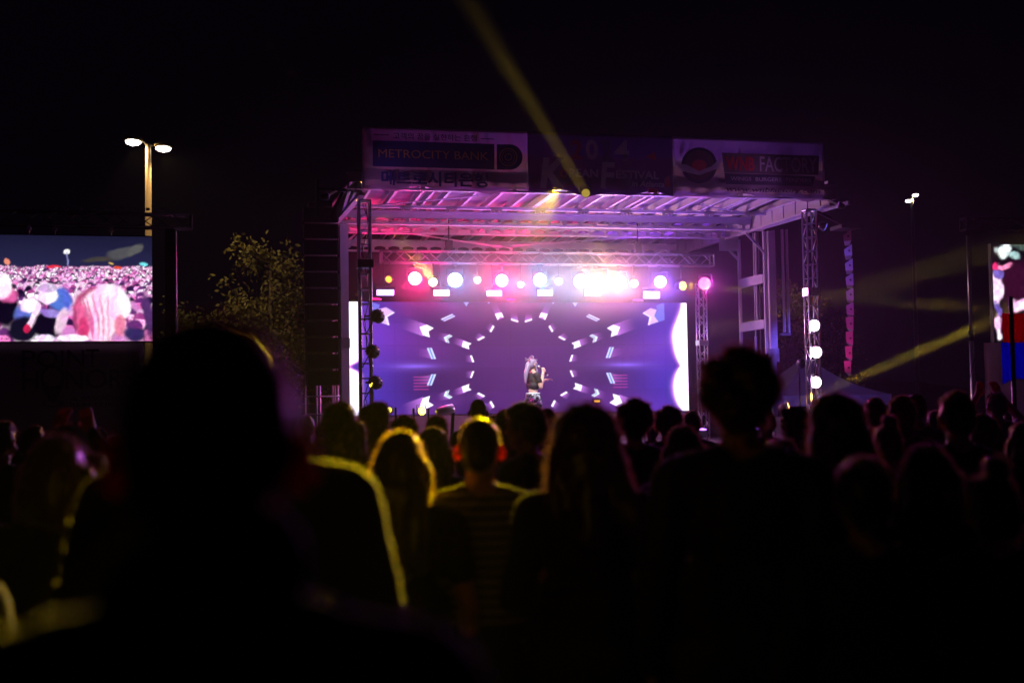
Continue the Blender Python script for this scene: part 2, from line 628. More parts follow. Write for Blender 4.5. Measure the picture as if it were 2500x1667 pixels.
def led_paint(X, Z):
    dx, dz = X - CX, Z - CZ
    R = np.hypot(dx, dz * 1.0)
    A = np.arctan2(dz, dx)
    hw = LX1 - CX
    img = np.zeros(X.shape + (3,))
    base = np.array([.035, .009, .16])
    img += base * (0.7 + .4 * smooth(.8, 3.5, R))[..., None] + np.array([.035, .003, .05]) * (1 - smooth(.6, 2.2, R))[..., None]
    bands = .5 + .5 * np.sin(A * 11 + .6 * np.sin(A * 5))
    img += (np.array([.075, .01, .13]) * (bands ** 1.5 * smooth(1.1, 2.2, R))[..., None])
    # blue wash towards the outer thirds
    bl = smooth(1.6, 3.4, np.abs(dx)) * np.exp(-(np.abs(dx) - 3.3) ** 2 / .9)
    img += np.array([.025, .02, .32]) * bl[..., None]
    # horizon spark
    for sx in (-1, 1):
        e = np.exp(-((dx - sx * 2.35) ** 2 / .12 + dz ** 2 / .0016)) + .5 * np.exp(-((dx - sx * 2.35) ** 2 / .5 + dz ** 2 / .01))
        img += np.array([.14, .08, .5]) * e[..., None]

    def poly(pts, col, a=1.0, both=True, g=None):
        col = np.array(col)
        for mir in ((1, -1) if both else (1,)):
            Xm = X if mir == 1 else 2 * CX - X
            msk = in_poly(Xm, Z, pts)
            if g is None:
                al = msk * a
            else:
                (gx0, gz0), (gx1, gz1) = g
                L2 = (gx1 - gx0) ** 2 + (gz1 - gz0) ** 2
                t = ((Xm - gx0) * (gx1 - gx0) + (Z - gz0) * (gz1 - gz0)) / L2
                al = msk * a * np.clip(1 - t, 0, 1) ** 1.6
            img[:] = img * (1 - al[..., None]) + col * al[..., None]

    W_, M_, Lb = (1.5, 1.4, 1.6), (.75, .25, 1.1), (.45, .7, 1.3)

    def trail(pa, pb, pc, pd, a=.85, col=None):   # pa-pb the bright edge, pc-pd the faded one
        q = z5(pa, pb, pc, pd)
        g0 = ((q[0][0] + q[1][0]) / 2, (q[0][1] + q[1][1]) / 2)
        g1 = ((q[2][0] + q[3][0]) / 2, (q[2][1] + q[3][1]) / 2)
        poly(q, col or M_, a, g=(g0, g1))

    for flip in (0, 1):
        def F(*pts):
            return tuple((x, 1890 - y) if flip else (x, y) for x, y in pts)
        trail(*F((1040, 395), (990, 545), (690, 440), (740, 290)), a=.95)
        trail(*F((1560, 610), (1520, 690), (1360, 630), (1400, 560)), a=1)
        trail(*F((1340, 525), (1290, 620), (1160, 575), (1190, 490)), a=.55)
        poly(z5(*F((945, 425), (1040, 395), (1130, 440), (1060, 482), (1080, 560), (990, 530))), W_)
        poly(z5(*F((1262, 560), (1340, 522), (1380, 545), (1318, 578), (1338, 637), (1288, 622))), (.9, 1.1, 1.3))
        poly(z5(*F((1300, 562), (1352, 538), (1362, 543), (1310, 572), (1325, 630), (1312, 628))), (.2, .3, .4), .7)
        poly(z5(*F((1520, 607), (1628, 640), (1590, 670), (1600, 718), (1500, 682))), W_)
        poly(z5(*F((1040, 700), (1105, 700), (1162, 845), (1100, 845))), (.75, .9, 1.4))
        poly(z5(*F((1064, 702), (1084, 702), (1135, 843), (1118, 843))), (.12, .3, .75))
        trail(*F((1050, 720), (1095, 840), (900, 800), (880, 700)), a=.3)
        poly(z5(*F((1700, 590), (1785, 545), (1808, 560), (1725, 605))), W_)
        trail(*F((1700, 590), (1785, 545), (1720, 500), (1640, 545)), a=.6)
        poly(z5(*F((1910, 400), (1932, 420), (1888, 495), (1867, 480))), W_)
        trail(*F((1910, 400), (1867, 480), (1805, 430), (1850, 350)), a=.5)
        poly(z5(*F((1610, 798), (1632, 798), (1665, 885), (1640, 885))), W_)
        trail(*F((1610, 798), (1640, 885), (1540, 880), (1530, 800)), a=.5)
    # upper row only
    trail((1975, 330), (2050, 300), (1950, 90), (1870, 110), a=.9)
    poly(z5((1935, 250), (2025, 235), (2055, 300), (2005, 288), (1975, 335)), W_)
    poly(z5((2148, 312), (2245, 342), (2245, 365), (2150, 335)), W_)
    trail((2148, 312), (2245, 342), (2225, 230), (2145, 230), a=.6)
    poly(z5((1220, 320), (1375, 250), (1415, 285), (1270, 350)), (.75, .9, 1.4))
    poly(z5((1243, 333), (1392, 263), (1400, 275), (1255, 342)), (.12, .3, .75))
    poly(z5((1520, 92), (1600, 92), (1560, 155)), (.35, .6, 1.1))
    poly(z5((1840, 92), (1875, 92), (1858, 120)), (.5, .8, 1.3))
    poly(z5((410, 190), (500, 165), (620, 235), (515, 290), (548, 402), (390, 355), (450, 275)), (1.1, .75, 1.5), .85)
    poly(z5((300, 95), (420, 130), (400, 200), (450, 275), (390, 355), (300, 330)), (.2, .25, 1.1), .85)
    poly(z5((590, 228), (622, 235), (520, 292), (548, 402), (520, 398), (488, 290)), (1.3, 1.1, 1.5), .8)
    # red scan lines behind the lower bars
    lines = (np.sin(Z * 95) > .72)
    zone = ((np.abs(dx) < (CX - wx(1010, 940)[0])) & (np.abs(dx) > (CX - wx(1047, 940)[0]))) & (dz < -.2) & (dz > -.5)
    img += np.array([.5, .04, .2]) * (lines & zone)[..., None]
    # white lobes at both ends
    for sx in (-1, 1):
        ed = (LX1 - X) if sx > 0 else (X - LX0)
        for zc, hh in ((CZ + .62, .80), (CZ - .52, .60)):
            prof = np.clip(1 - ((Z - zc) / hh) ** 2, 0, 1) ** .55
            wl = .40 * prof
            if zc > CZ:
                top = smooth(LZ1 - .35, LZ1, Z)
                wl = np.where(Z > zc, .40 * (1 - .55 * smooth(zc, LZ1, Z)), wl)
            if sx < 0:
                wl = .30 * (1 - .75 * np.exp(-((Z - CZ) / .09) ** 2))
                prof = np.ones_like(prof)
            lobe = smooth(0, .1, wl - ed)
            halo = np.exp(-np.clip(ed - wl, 0, 9) / .13) * (prof > .05) * prof
            img[:] = np.maximum(img, (np.array([.12, .09, .75]) * halo[..., None]))
            pk = np.exp(-((ed - wl + .02) / .05) ** 2) * prof
            img += np.array([.6, .1, .45]) * (pk * .8)[..., None]
            img[:] = img * (1 - lobe[..., None]) + np.array([1.9, 1.75, 2.1]) * lobe[..., None]
    e = ((X > LX1 - .03) | (X < LX0 + .02))
    img += np.array([.7, .1, .6]) * e[..., None] * .6
    img *= (1 - .12 * (np.sin(Z * 2 * math.pi / .03) > .3))[..., None]
    seam = ((np.mod(X - LX0, .507) < .012) | (np.mod(Z - LZ0, .49) < .012))
    img *= (1 - .22 * seam)[..., None]
    blk = np.sin(np.floor((X - LX0) / .507) * 12.9 + np.floor((Z - LZ0) / .49) * 78.2)
    img *= (1 + .06 * blk)[..., None]
    return np.clip(img, 0, 3)


led = thing('stage_screen', 'wide LED wall at the back of the stage showing white arrows on purple', 'led screen', ((LX0 + LX1) / 2, YLED, LZ0))
SCREEN_LED = screen('screen', 'stage screen picture', LX0, LX1, LZ0, LZ1, YLED, 640, 200, led_paint, led, 1.0)
bk = MB()
for i in range(15):
    x = LX0 + i * (LX1 - LX0) / 15
    bk.box((x + .004, YLED + .01, LZ0), (x + (LX1 - LX0) / 15 - .004, YLED + .09, LZ1))
bk.build('cabinet_frame', BLACK, led)


def ell(X, Z, c, r, rot=0):
    dx, dz = X - c[0], Z - c[1]
    if rot:
        dx, dz = dx * math.cos(rot) + dz * math.sin(rot), -dx * math.sin(rot) + dz * math.cos(rot)
    return (dx / r[0]) ** 2 + (dz / r[1]) ** 2


def make_side_paint(Y, blobs, skyc, horizon, seed, x0p, x1p, y1p):
    def P(px, py):
        p = at(px, py, Y)
        return p.x, p.z
    sc = Y * 1.06 / 3472

    def paint(X, Z):
        rg = random.Random(seed)
        Z0, X0 = Z, X
        img = np.zeros(X.shape + (3,))
        X, Z = warp(X, Z, .009, 9, 4)
        zt_, zh, zb = P(185, 575)[1], P(185, horizon)[1], P(185, y1p)[1]
        t = np.clip((Z - zh) / (zt_ - zh), 0, 1)
        img += np.array(lin(skyc))[None, None] * (1.4 - .7 * t)[..., None]
        below = Z < zh
        img[below] = np.array(lin((.16, .06, .25)))
        # the filmed crowd: every row nearer and larger, over-exposed faces between dark hair
        def put(cx, cz, rx, rz, c, soft=.35, rot=0, k=1.0):
            x0_, x1_, z0_, z1_ = cx - max(rx, rz) * 1.5, cx + max(rx, rz) * 1.5, cz - max(rx, rz) * 1.5, cz + max(rx, rz) * 1.5
            ii = np.searchsorted(xl, [x0_, x1_])
            jj = np.searchsorted(zl, [z0_, z1_])
            sl = (slice(max(0, jj[0] - 8), jj[1] + 8), slice(max(0, ii[0] - 8), ii[1] + 8))
            if X[sl].size == 0:
                return
            e = ell(X[sl], Z[sl], (cx, cz), (rx, rz), rot)
            a = 1 - smooth(1 - soft, 1 + soft, e)
            img[sl] = img[sl] * (1 - a[..., None]) + np.array(lin(c)) * k * a[..., None]
        xl, zl = X0[0], Z0[:, 0]
        py = horizon + 1.0
        while py < y1p + 20:
            r = 1.9 + (py - horizon) * .095
            px = x0p - 10 + rg.random() * r * 2
            while px < x1p + 10:
                q = rg.random()
                skin = (1, .96, 1) if q < .45 else ((1, .72, .9) if q < .75 else (.85, .45, .7))
                top = rg.choice([(1, .9, 1), (.75, .5, .9), (.3, .18, .5), (.45, .5, .9), (.14, .08, .25), (1, .65, .85), (1, .9, 1), (1, .8, 1)])
                hair = rg.choice([(.2, .1, .3), (.45, .2, .5), (.1, .05, .2), (1, .85, .97), (.9, .6, .85), (.7, .3, .6)])
                cx, cz = P(px, py + rg.uniform(-.5, .5) * r)
                u = r * sc
                if py < y1p - 8:
                    put(cx, cz - u * 3.0, u * 1.9, u * 2.0, top)
                    put(cx - u * .9, cz - u * 3.2, u * .5, u * 1.7, tuple(v * .8 for v in top), .5, .2)
                    put(cx, cz + u * .12, u * 1.08, u * 1.25, hair, .3)
                    if rg.random() < .8:
                        put(cx + rg.uniform(-.25, .25) * u, cz - u * .2, u * .78, u * .95, skin, .35, 0, 1.7)
                        if r > 5:
                            put(cx, cz + u * .75, u * .9, u * .4, hair, .4)
                            put(cx - u * .28, cz - u * .05, u * .14, u * .08, (.3, .1, .3), .5)
                            put(cx + u * .28, cz - u * .05, u * .14, u * .08, (.3, .1, .3), .5)
                            put(cx, cz - u * .6, u * .22, u * .09, (.7, .2, .4), .5)
                    if rg.random() < .15:
                        put(cx + u * 1.3, cz + u * .6, u * .3, u * 1.8, skin, .4, -.3)
                px += r * rg.uniform(1.9, 3.0)
            py += r * 1.15
        for (px, py, rx, ry, rot, c, soft) in blobs:
            cx, cz = P(px, py)
            e = ell(X, Z, (cx, cz), (rx * sc, ry * sc), rad(rot))
            a = 1 - smooth(1 - soft, 1 + soft, e)
            k = 1.3 if min(c) > .85 else 1
            img = img * (1 - a[..., None]) + np.array(lin(c)) * k * a[..., None]
        wx_, wz_ = warp(X, Z, .05, 5, 9)
        tex = np.sin(wx_ * 38 + wz_ * 9) * np.sin(wz_ * 31 - wx_ * 12)
        low = smooth(zh + .05, zh - .1, Z0) if False else (Z0 < zh)
        img *= (1 + .14 * tex * low)[..., None]
        tint = np.stack([1 + .0 * tex, 1 - .25 * np.clip(np.sin(wx_ * 17), 0, 1) * low, 1 + 0 * tex], -1)
        return np.clip(blur(img * tint, 6), 0, 1.6)
    return paint


Wt, Pk, Vi, Dk, Bl = (1, .97, 1), (1, .6, .8), (.45, .3, .7), (.06, .03, .12), (.4, .5, .85)
left_blobs = [
    (300, 618, 34, 12, 10, (.33, .33, .35), .5), (330, 612, 18, 10, 40, (.38, .38, .38), .5), (240, 634, 34, 5, 5, (.28, .26, .25), .5),
    (165, 614, 6, 5, 0, (1, 1, 1), .5), (165, 632, 1.6, 18, 0, (.6, .6, .85), .5),
    (286, 651, 9, 4, 0, (1, .35, .25), .3), (352, 645, 8, 4, 0, (.5, .95, 1), .4), (130, 652, 14, 3, 10, (1, .2, .3), .5), (15, 640, 5, 8, 20, (1, .6, .5), .5), (270, 642, 6, 2, 0, (.9, .75, .4), .3),
    (14, 755, 26, 40, 0, Dk, .4), (20, 720, 20, 18, 0, (.95, .4, .7), .5), (5, 700, 22, 28, 0, Wt, .4),
    (60, 770, 22, 26, 0, Bl, .4), (58, 806, 32, 30, 0, (.08, .07, .16), .4), (150, 735, 24, 28, 0, (.35, .5, .9), .4), (118, 718, 20, 22, 0, Wt, .25), (118, 704, 20, 9, 0, (.9, .8, .95), .4),
    (72, 745, 20, 15, 20, Wt, .35), (84, 772, 9, 32, -20, (1, .86, .97), .4), (68, 803, 8, 9, 0, (.85, .15, .35), .4),
    (120, 790, 32, 34, 0, Dk, .25), (125, 764, 24, 9, -15, (.65, .55, .9), .5), (150, 785, 12, 28, -15, (1, .85, .95), .4), (112, 824, 20, 9, 0, (.95, .9, 1), .4),
    (235, 768, 52, 60, 5, (.75, .3, .5), .15), (262, 728, 40, 30, 25, (1, .9, .98), .3), (240, 772, 42, 56, 5, (1, .86, .94), .25), (202, 780, 13, 44, 12, (.98, .42, .65), .4), (205, 802, 9, 28, 8, (.9, .25, .5), .5),
    (222, 778, 3, 48, 10, (1, .55, .75), .5), (236, 770, 3, 52, 8, (.98, .68, .82), .5), (250, 776, 3, 50, 4, (1, .7, .85), .5), (264, 772, 3, 48, 0, (1, .75, .9), .5), (214, 770, 3, 44, 14, (.95, .5, .7), .5),
    (298, 745, 18, 30, 0, Wt, .3), (292, 796, 13, 24, 0, (1, .6, .7), .4), (180, 826, 34, 9, 0, (1, .93, 1), .3), (330, 815, 24, 16, 0, (.22, .18, .4), .5), (362, 770, 12, 50, 10, (.35, .2, .45), .6)]
YS = 24.0
s0, s1 = at(-180, 575, YS), at(371, 577, YS)
sz1, sz0 = at(185, 576, YS).z, at(185, 833, YS).z
scrL = thing('side_screen', 'side video screen beside the lamp post, showing a bright pink crowd', 'led screen', (s0.x, YS, 0), 0, 'side video screens')
screen('screen', 'side screen picture', s0.x, s1.x, sz0, sz1, YS, 460, 210, make_side_paint(YS, left_blobs, (.13, .13, .26), 652, 3, -180, 371, 833), scrL, 1.5)
MB().box((s0.x, YS + .01, sz0 - .02), (s1.x + .01, YS + .12, sz1 + .02)).build('cabinet_frame', BLACK, scrL)
YR = 23.0
q0, q1 = at(2421, 590, YR), at(2760, 590, YR)
rz1, rz0 = at(2460, 597, YR).z, at(2460, 834, YR).z
right_blobs = [
    (2460, 650, 200, 200, 0, (.05, .02, .07), .3), (2500, 690, 90, 60, 0, (.22, .04, .16), .7), (2520, 600, 110, 18, -10, (.3, .38, .36), .6), (2450, 612, 18, 12, 20, (.95, 1, 1), .6), (2475, 622, 16, 7, -20, (.7, .85, .85), .6),
    (2450, 645, 26, 8, 0, (1, .55, .75), .4), (2425, 648, 8, 8, 0, (1, .2, .5), .5), (2432, 705, 15, 48, 0, (1, .85, .98), .3), (2436, 665, 13, 14, 0, (.5, .4, .8), .5), (2437, 752, 14, 11, 0, (.45, .35, .75), .4),
    (2436, 795, 12, 38, 0, (1, .75, .95), .3), (2436, 815, 10, 18, 0, (1, .95, 1), .4), (2490, 742, 30, 16, 10, (1, .75, .95), .5), (2500, 745, 18, 9, 0, (1, .95, 1), .5)]
scrR = thing('side_screen', 'side video screen at the picture edge behind the red and blue flag', 'led screen', (q0.x, YR, 0), 0, 'side video screens')


def right_paint(X, Z):
    sc = YR * 1.02 / 3472
    X, Z = warp(X, Z, .03, 7, 2)
    img = np.zeros(X.shape + (3,))
    for (px, py, rx, ry, rot, c, soft) in right_blobs:
        p = at(px, py, YR)
        e = ell(X, Z, (p.x, p.z), (rx * sc, ry * sc), rad(rot))
        a = 1 - smooth(1 - soft, 1 + soft, e)
        img = img * (1 - a[..., None]) + np.array(lin(c)) * (1.3 if c[0] > .9 else 1) * a[..., None]
    tex = np.sin(X * 40 + Z * 7) * np.sin(Z * 29)
    return blur(np.clip(img * (1 + .3 * tex)[..., None], 0, 2), 6)


screen('screen', 'edge screen picture', q0.x, q1.x, rz0, rz1, YR, 220, 160, right_paint, scrR, 1.0)
MB().box((q0.x - .01, YR + .01, rz0 - .02), (q1.x, YR + .12, rz1 + .02)).build('cabinet_frame', BLACK, scrR)
# support frames of the side screens
a_, b_ = at(-200, 527, YS + .2), at(466, 528, YS + .2)
tt = truss('screen_truss', (a_.x, YS + .2, a_.z), (b_.x, YS + .2, a_.z - .03), .22, 'dark truss spanning above the side screen and crossing the lamp post', 'truss', 'trusses over the side screens', BLACK, .3, tube_r=.02)
MB().tube((a_.x, YS + .07, a_.z - .12), (b_.x - .3, YS + .07, a_.z - .14), .012).build('edge_pipe', ALU, tt)
for px in (72, 272, 135):
    p = at(px, 548, YS + .2)
    MB().tube((p.x, YS + .15, sz1 + .03), (p.x, YS + .15, p.z + .02), .012).box((p.x - .03, YS + .12, sz1 + .1), (p.x + .03, YS + .18, sz1 + .16)).build('hanger', ALU, tt)
for k in range(9):
    p = at(130 + k * 33, 511, YS + .08)
    MB().box((p.x - .03, YS + .05, p.z - .02), (p.x + .03, YS + .1, p.z + .02)).build('clamp', ALU, tt)
pc = at(415, 700, YS + .2)
cl = thing('screen_mast', 'dark square mast standing right of the crowd screen', 'mast', (pc.x, YS + .2, 0))
MB().box((pc.x - .08, YS + .12, .0), (pc.x + .08, YS + .28, a_.z - .14)).build('post', BLACK, cl)
MB().tube((pc.x + .1, YS + .1, .0), (pc.x + .1, YS + .1, a_.z - .2), .012).build('cable_pipe', ALU, cl)
MB().box((pc.x - .3, YS - .1, 0), (pc.x + .3, YS + .5, .06)).build('base_plate', BLACK, cl)
a_ = at(2352, 548, YR + .3)
truss('screen_truss', (a_.x, YR + .3, a_.z), (a_.x + 3.4, YR + .3, a_.z), .22, 'dark truss above the screen at the picture edge', 'truss', 'trusses over the side screens', BLACK, .3, tube_r=.02)
# slender mast left of the edge screen
p0, p1 = at(2377, 962, YR + .1), at(2362, 575, YR + .1)
ms = thing('support_mast', 'slim shiny telescopic mast rising beside the edge screen', 'mast', (p0.x, YR + .1, 0))
mtop = p1.z
px_ = at(2369, 760, YR + .1).x
MB().tube((px_, YR + .1, .04), (px_, YR + .1, mtop * .62), .045, 12).build('lower_tube', ALU, ms, True)
MB().tube((px_, YR + .1, mtop * .62), (px_, YR + .1, mtop), .034, 12).build('upper_tube', ALU, ms, True)
MB().tube((px_, YR + .1, mtop * .6), (px_, YR + .1, mtop * .64), .055, 12).build('collar', BLACK, ms, True)
MB().box((px_ - .25, YR - .1, 0), (px_ + .25, YR + .3, .04)).build('base_plate', BLACK, ms)
MB().path([(px_ + .05, YR + .05, mtop * .55), (px_ - .12, YR, 2.2), (px_ - .2, YR, 1.2), (px_ - .22, YR, .05)], .008).build('cable', BLACK, ms)

# ------------------------------------------------------------------ printed banners
INK = mat('dark print', (.02, .02, .05), .7)
NAVY = mat('navy print', (.02, .025, .12), .7, scale=2)
DEEP = mat('deep violet print', (.09, .04, .13), .7, scale=2)
VINYL = mat('white vinyl', (.5, .44, .5), .55, 0, scale=1.2, var=.12, bump=.05)


def translucent(m, c, k):
    nt = m.node_tree
    tr = nt.nodes.new('ShaderNodeBsdfTranslucent')
    tr.inputs[0].default_value = (*c, 1)
    mx = nt.nodes.new('ShaderNodeMixShader')
    mx.inputs[0].default_value = k
    nt.links.new(nt.nodes['Principled BSDF'].outputs[0], mx.inputs[1])
    nt.links.new(tr.outputs[0], mx.inputs[2])
    nt.links.new(mx.outputs[0], nt.nodes['Material Output'].inputs['Surface'])


translucent(VINYL, (.6, .5, .6), .6)
translucent(DEEP, (.2, .08, .28), .4)
GOLD = mat('gold print', (.35, .25, .08), .6)
PALE = mat('pale print', (.5, .48, .52), .6)
REDP = mat('red print', (.5, .03, .03), .6)
YBN = YF - .12


def hem(x, lift=0.0):
    return ZB + .05 + .03 * math.sin(x * 3.1) + .035 * math.sin(x * 7.3 + 1) + lift


def cloth(name, x0, x1, zt0, zt1, m, label, Y=YBN, nx=60, nz=18, hemf=hem):
    """a hung sheet with soft folds; its top edge runs from zt0 to zt1"""
    t = thing(name, label, 'banner', ((x0 + x1) / 2, Y, ZB), 0, 'printed banners across the stage roof' if hemf is hem else None)
    vs, fs = [], []
    for j in range(nz + 1):
        for i in range(nx + 1):
            u_, v_ = i / nx, j / nz
            x = x0 + (x1 - x0) * u_
            zt_ = zt0 + (zt1 - zt0) * u_
            zb_ = hemf(x)
            z = zb_ + (zt_ - zb_) * v_
            y = Y + .018 * math.sin(x * 9 + z * 5) * (1 - v_) + .02 * noise.noise(Vector((x * 2, z * 2.4, 3))) * (1.3 - v_)
            vs.append((x, y + .02, z))
    fs = [(j * (nx + 1) + i, j * (nx + 1) + i + 1, (j + 1) * (nx + 1) + i + 1, (j + 1) * (nx + 1) + i) for j in range(nz) for i in range(nx)]
    b = MB()
    b.add(vs, fs)
    o = b.build('cloth', m, t, True)
    o.modifiers.new('thickness', 'SOLIDIFY').thickness = .003
    return t


def quad(pts, m, parent, name, Y):
    b = MB()
    b.add([(at(x, y, Y).x, Y, at(x, y, Y).z) for x, y in pts], [tuple(range(len(pts)))])
    return b.build(name, m, parent)


YT = YBN - .045
bx0, bx1, bx2, bx3 = at(885, 400, YBN).x, at(1290, 400, YBN).x, at(1643, 400, YBN).x, at(2013, 400, YBN).x
zt0, zt3 = at(885, 307, YBN).z, at(2013, 346, YBN).z
zf = lambda x: zt0 + (zt3 - zt0) * (x - bx0) / (bx3 - bx0)
B1 = cloth('banner', bx0, bx1 - .004, zf(bx0), zf(bx1), VINYL, 'white sponsor banner with a blue pill shape and Korean lettering')
quad([(910, 343), (1207, 352), (1207, 414), (910, 406)], NAVY, B1, 'blue_field', YT)
dp = [(1213, 352.5)] + [(1245 + 31 * math.sin(rad(a)), 384 - 31 * math.cos(rad(a))) for a in range(0, 181, 15)] + [(1213, 414.5)]
quad(dp, NAVY, B1, 'blue_field', YT)
rg = []
for a in range(0, 360, 10):
    rg.append((1241 + 22 * math.cos(rad(a)), 384 + 22 * math.sin(rad(a))))
rr_ = MB()
for rr0, rr1 in ((22, 20), (16, 15), (9, 7)):
    pts = []
    for a in range(0, 360, 10):
        for r_ in (rr0, rr1):
            q = at(1241 + r_ * math.cos(rad(a)), 384 + r_ * math.sin(rad(a)), YT - .006)
            pts.append((q.x, YT - .006, q.z))
    rr_.add(pts, [(2 * i, 2 * i + 1, (2 * i + 3) % 72, (2 * i + 2) % 72) for i in range(36)])
rr_.build('emblem', GOLD, B1)
text_mesh('고객의 꿈을 실현하는 은행', INK, B1, 960, 1164, 327, 343, YT, bold=.012)
text_mesh('METROCITY BANK', GOLD, B1, 924, 1192, 368, 388, YT - .006)
text_mesh('메트로시티은행', NAVY, B1, 931, 1191, 419, 455, YT, bold=.03)
quad([(912, 328), (950, 329), (950, 331), (912, 330)], INK, B1, 'printed_rule', YT)
quad([(1174, 338), (1206, 339), (1206, 341), (1174, 340)], INK, B1, 'printed_rule', YT)
B2 = cloth('banner', bx1, bx2, zf(bx1), zf(bx2), DEEP, 'dark violet festival banner at the middle of the roof')
text_mesh('2', REDP, B2, 1395, 1420, 341, 390, YT, bold=.03)
text_mesh('0', PALE, B2, 1430, 1460, 341, 391, YT, bold=.03)
text_mesh('2', mat('dim print', (.12, .1, .16)), B2, 1468, 1493, 342, 392, YT, bold=.03)
text_mesh('4', PALE, B2, 1500, 1536, 342, 393, YT, bold=.03)
text_mesh('K', PALE, B2, 1318, 1382, 385, 460, YT, bold=.04, shear=.15)
text_mesh('REAN', PALE, B2, 1390, 1460, 413, 433, YT, bold=.02)
text_mesh('F', PALE, B2, 1466, 1502, 396, 461, YT, bold=.03, shear=.1)
text_mesh('ESTIVAL', PALE, B2, 1504, 1609, 417, 437, YT, bold=.02)
text_mesh('in Atlanta', PALE, B2, 1542, 1622, 442, 457, YT, bold=.02, shear=.2)
text_mesh('O', mat('orange print', (.5, .15, .04)), B2, 1367, 1386, 414, 434, YT, bold=.05)
quad([(1578, 384), (1598, 371), (1602, 392)], REDP, B2, 'printed_shape', YT)
quad([(1622, 437), (1634, 430), (1638, 456), (1624, 456)], REDP, B2, 'printed_shape', YT)
quad([(1583, 460), (1606, 460), (1604, 472), (1582, 471)], REDP, B2, 'printed_shape', YT)
B3 = cloth('banner', bx2 + .004, bx3, zf(bx2), zf(bx3), VINYL, 'white restaurant banner with a round winged emblem and black lettering')
def disc(cx, cy, r, m, parent, name, Y, n=28, sx=1):
    return quad([(cx + sx * r * math.cos(2 * math.pi * i / n), cy + r * math.sin(2 * math.pi * i / n)) for i in range(n)], m, parent, name, Y)
em = disc(1707, 404, 44, INK, B3, 'emblem', YT)
disc(1707, 403, 36, mat('brown print', (.1, .06, .05)), em, 'emblem_field', YT - .004)
disc(1707, 404, 14, REDP, em, 'emblem_centre', YT - .008, sx=1.3)
quad([(1647, 398), (1675, 402), (1707, 418), (1738, 406), (1764, 380), (1756, 410), (1708, 428), (1665, 418)], PALE, em, 'emblem_ribbon', YT - .012)
quad([(1762, 373), (2000, 381), (1998, 428), (1768, 422)], mat('grey print', (.12, .1, .1)), B3, 'lettering_backing', YT)
quad([(1768, 423), (1990, 431), (1985, 455), (1772, 450)], INK, B3, 'lettering_backing', YT)
text_mesh('WNB', REDP, B3, 1772, 1842, 383, 417, YT - .006, bold=.03)
text_mesh('FACTORY', PALE, B3, 1855, 1994, 384, 421, YT - .006, bold=.01)
text_mesh('WINGS  BURGERS  TENDERS', PALE, B3, 1784, 1980, 434, 443, YT - .006)
text_mesh('www.wnbfactory.com', INK, B3, 1774, 2003, 459, 473, YT, bold=.015, shear=.25)
# banner under the crowd screen
YB_ = YS - .05
VIND = mat('dull vinyl', (.4, .32, .42), .6, 0, scale=1.2, var=.15, bump=.05)
b4 = cloth('banner', at(-180, 900, YB_).x, at(350, 900, YB_).x, sz0 - .02, sz0 - .03, VIND, 'white banner with a map pin mark hung under the crowd screen', Y=YB_, nx=40, nz=12, hemf=lambda x: .35 + .02 * math.sin(x * 4))
YT2 = YB_ - .045
for s_, x0_, x1_, y0_, y1_ in (('P', 53, 87, 855, 897), ('O', 90, 141, 855, 896), ('I', 149, 155, 855, 896), ('N', 164, 206, 854, 896), ('T', 209, 242, 852, 895),
                               ('H', 54, 94, 904, 951), ('N', 160, 202, 903, 951), ('O', 209, 261, 901, 948), ('R', 268, 299, 901, 947), ('S', 304, 334, 901, 946)):
    text_mesh(s_, INK, b4, x0_, x1_, y0_, y1_, YT2)
text_mesh('& ASSOCIATES', INK, b4, 175, 330, 966, 976, YT2)
text_mesh('REALTORS', INK, b4, 172, 288, 982, 991, YT2)
pin = MB()
pts = []
for a in range(0, 360, 12):
    c, s_ = math.cos(rad(a)), math.sin(rad(a))
    ox, oy = 128 + 30 * c, 922 + 30 * s_
    if s_ > 0.15:
        k = (s_ - .15) / .85
        ox = 128 + 30 * c * (1 - .15 * k)
        oy = 922 + 30 * s_ + 30 * k ** 2
    for (xx, yy) in ((ox, oy), (128 + 23 * c, 921 + 23 * s_)):
        q = at(xx, yy, YT2)
        pts.append((q.x, YT2, q.z))
nP = len(pts) // 2
pin.add(pts, [(2 * i, 2 * i + 1, (2 * i + 3) % (2 * nP), (2 * i + 2) % (2 * nP)) for i in range(nP)])
pin.build('pin_mark', INK, b4)
rb = MB()
pts = []
for a in range(0, 360, 12):
    for r_ in (24, 21):
        q = at(128 + r_ * math.cos(rad(a)), 984 + r_ * .35 * math.sin(rad(a)), YT2)
        pts.append((q.x, YT2, q.z))
rb.add(pts, [(2 * i, 2 * i + 1, (2 * i + 3) % 60, (2 * i + 2) % 60) for i in range(30)])
rb.build('pin_ring', INK, b4)
b5 = cloth('banner', at(2405, 900, YR - .05).x, at(2760, 900, YR - .05).x, rz0 - .02, rz0 - .02, VINYL, 'plain pale banner hung under the screen at the picture edge', Y=YR - .05, nx=30, nz=10, hemf=lambda x: .35)

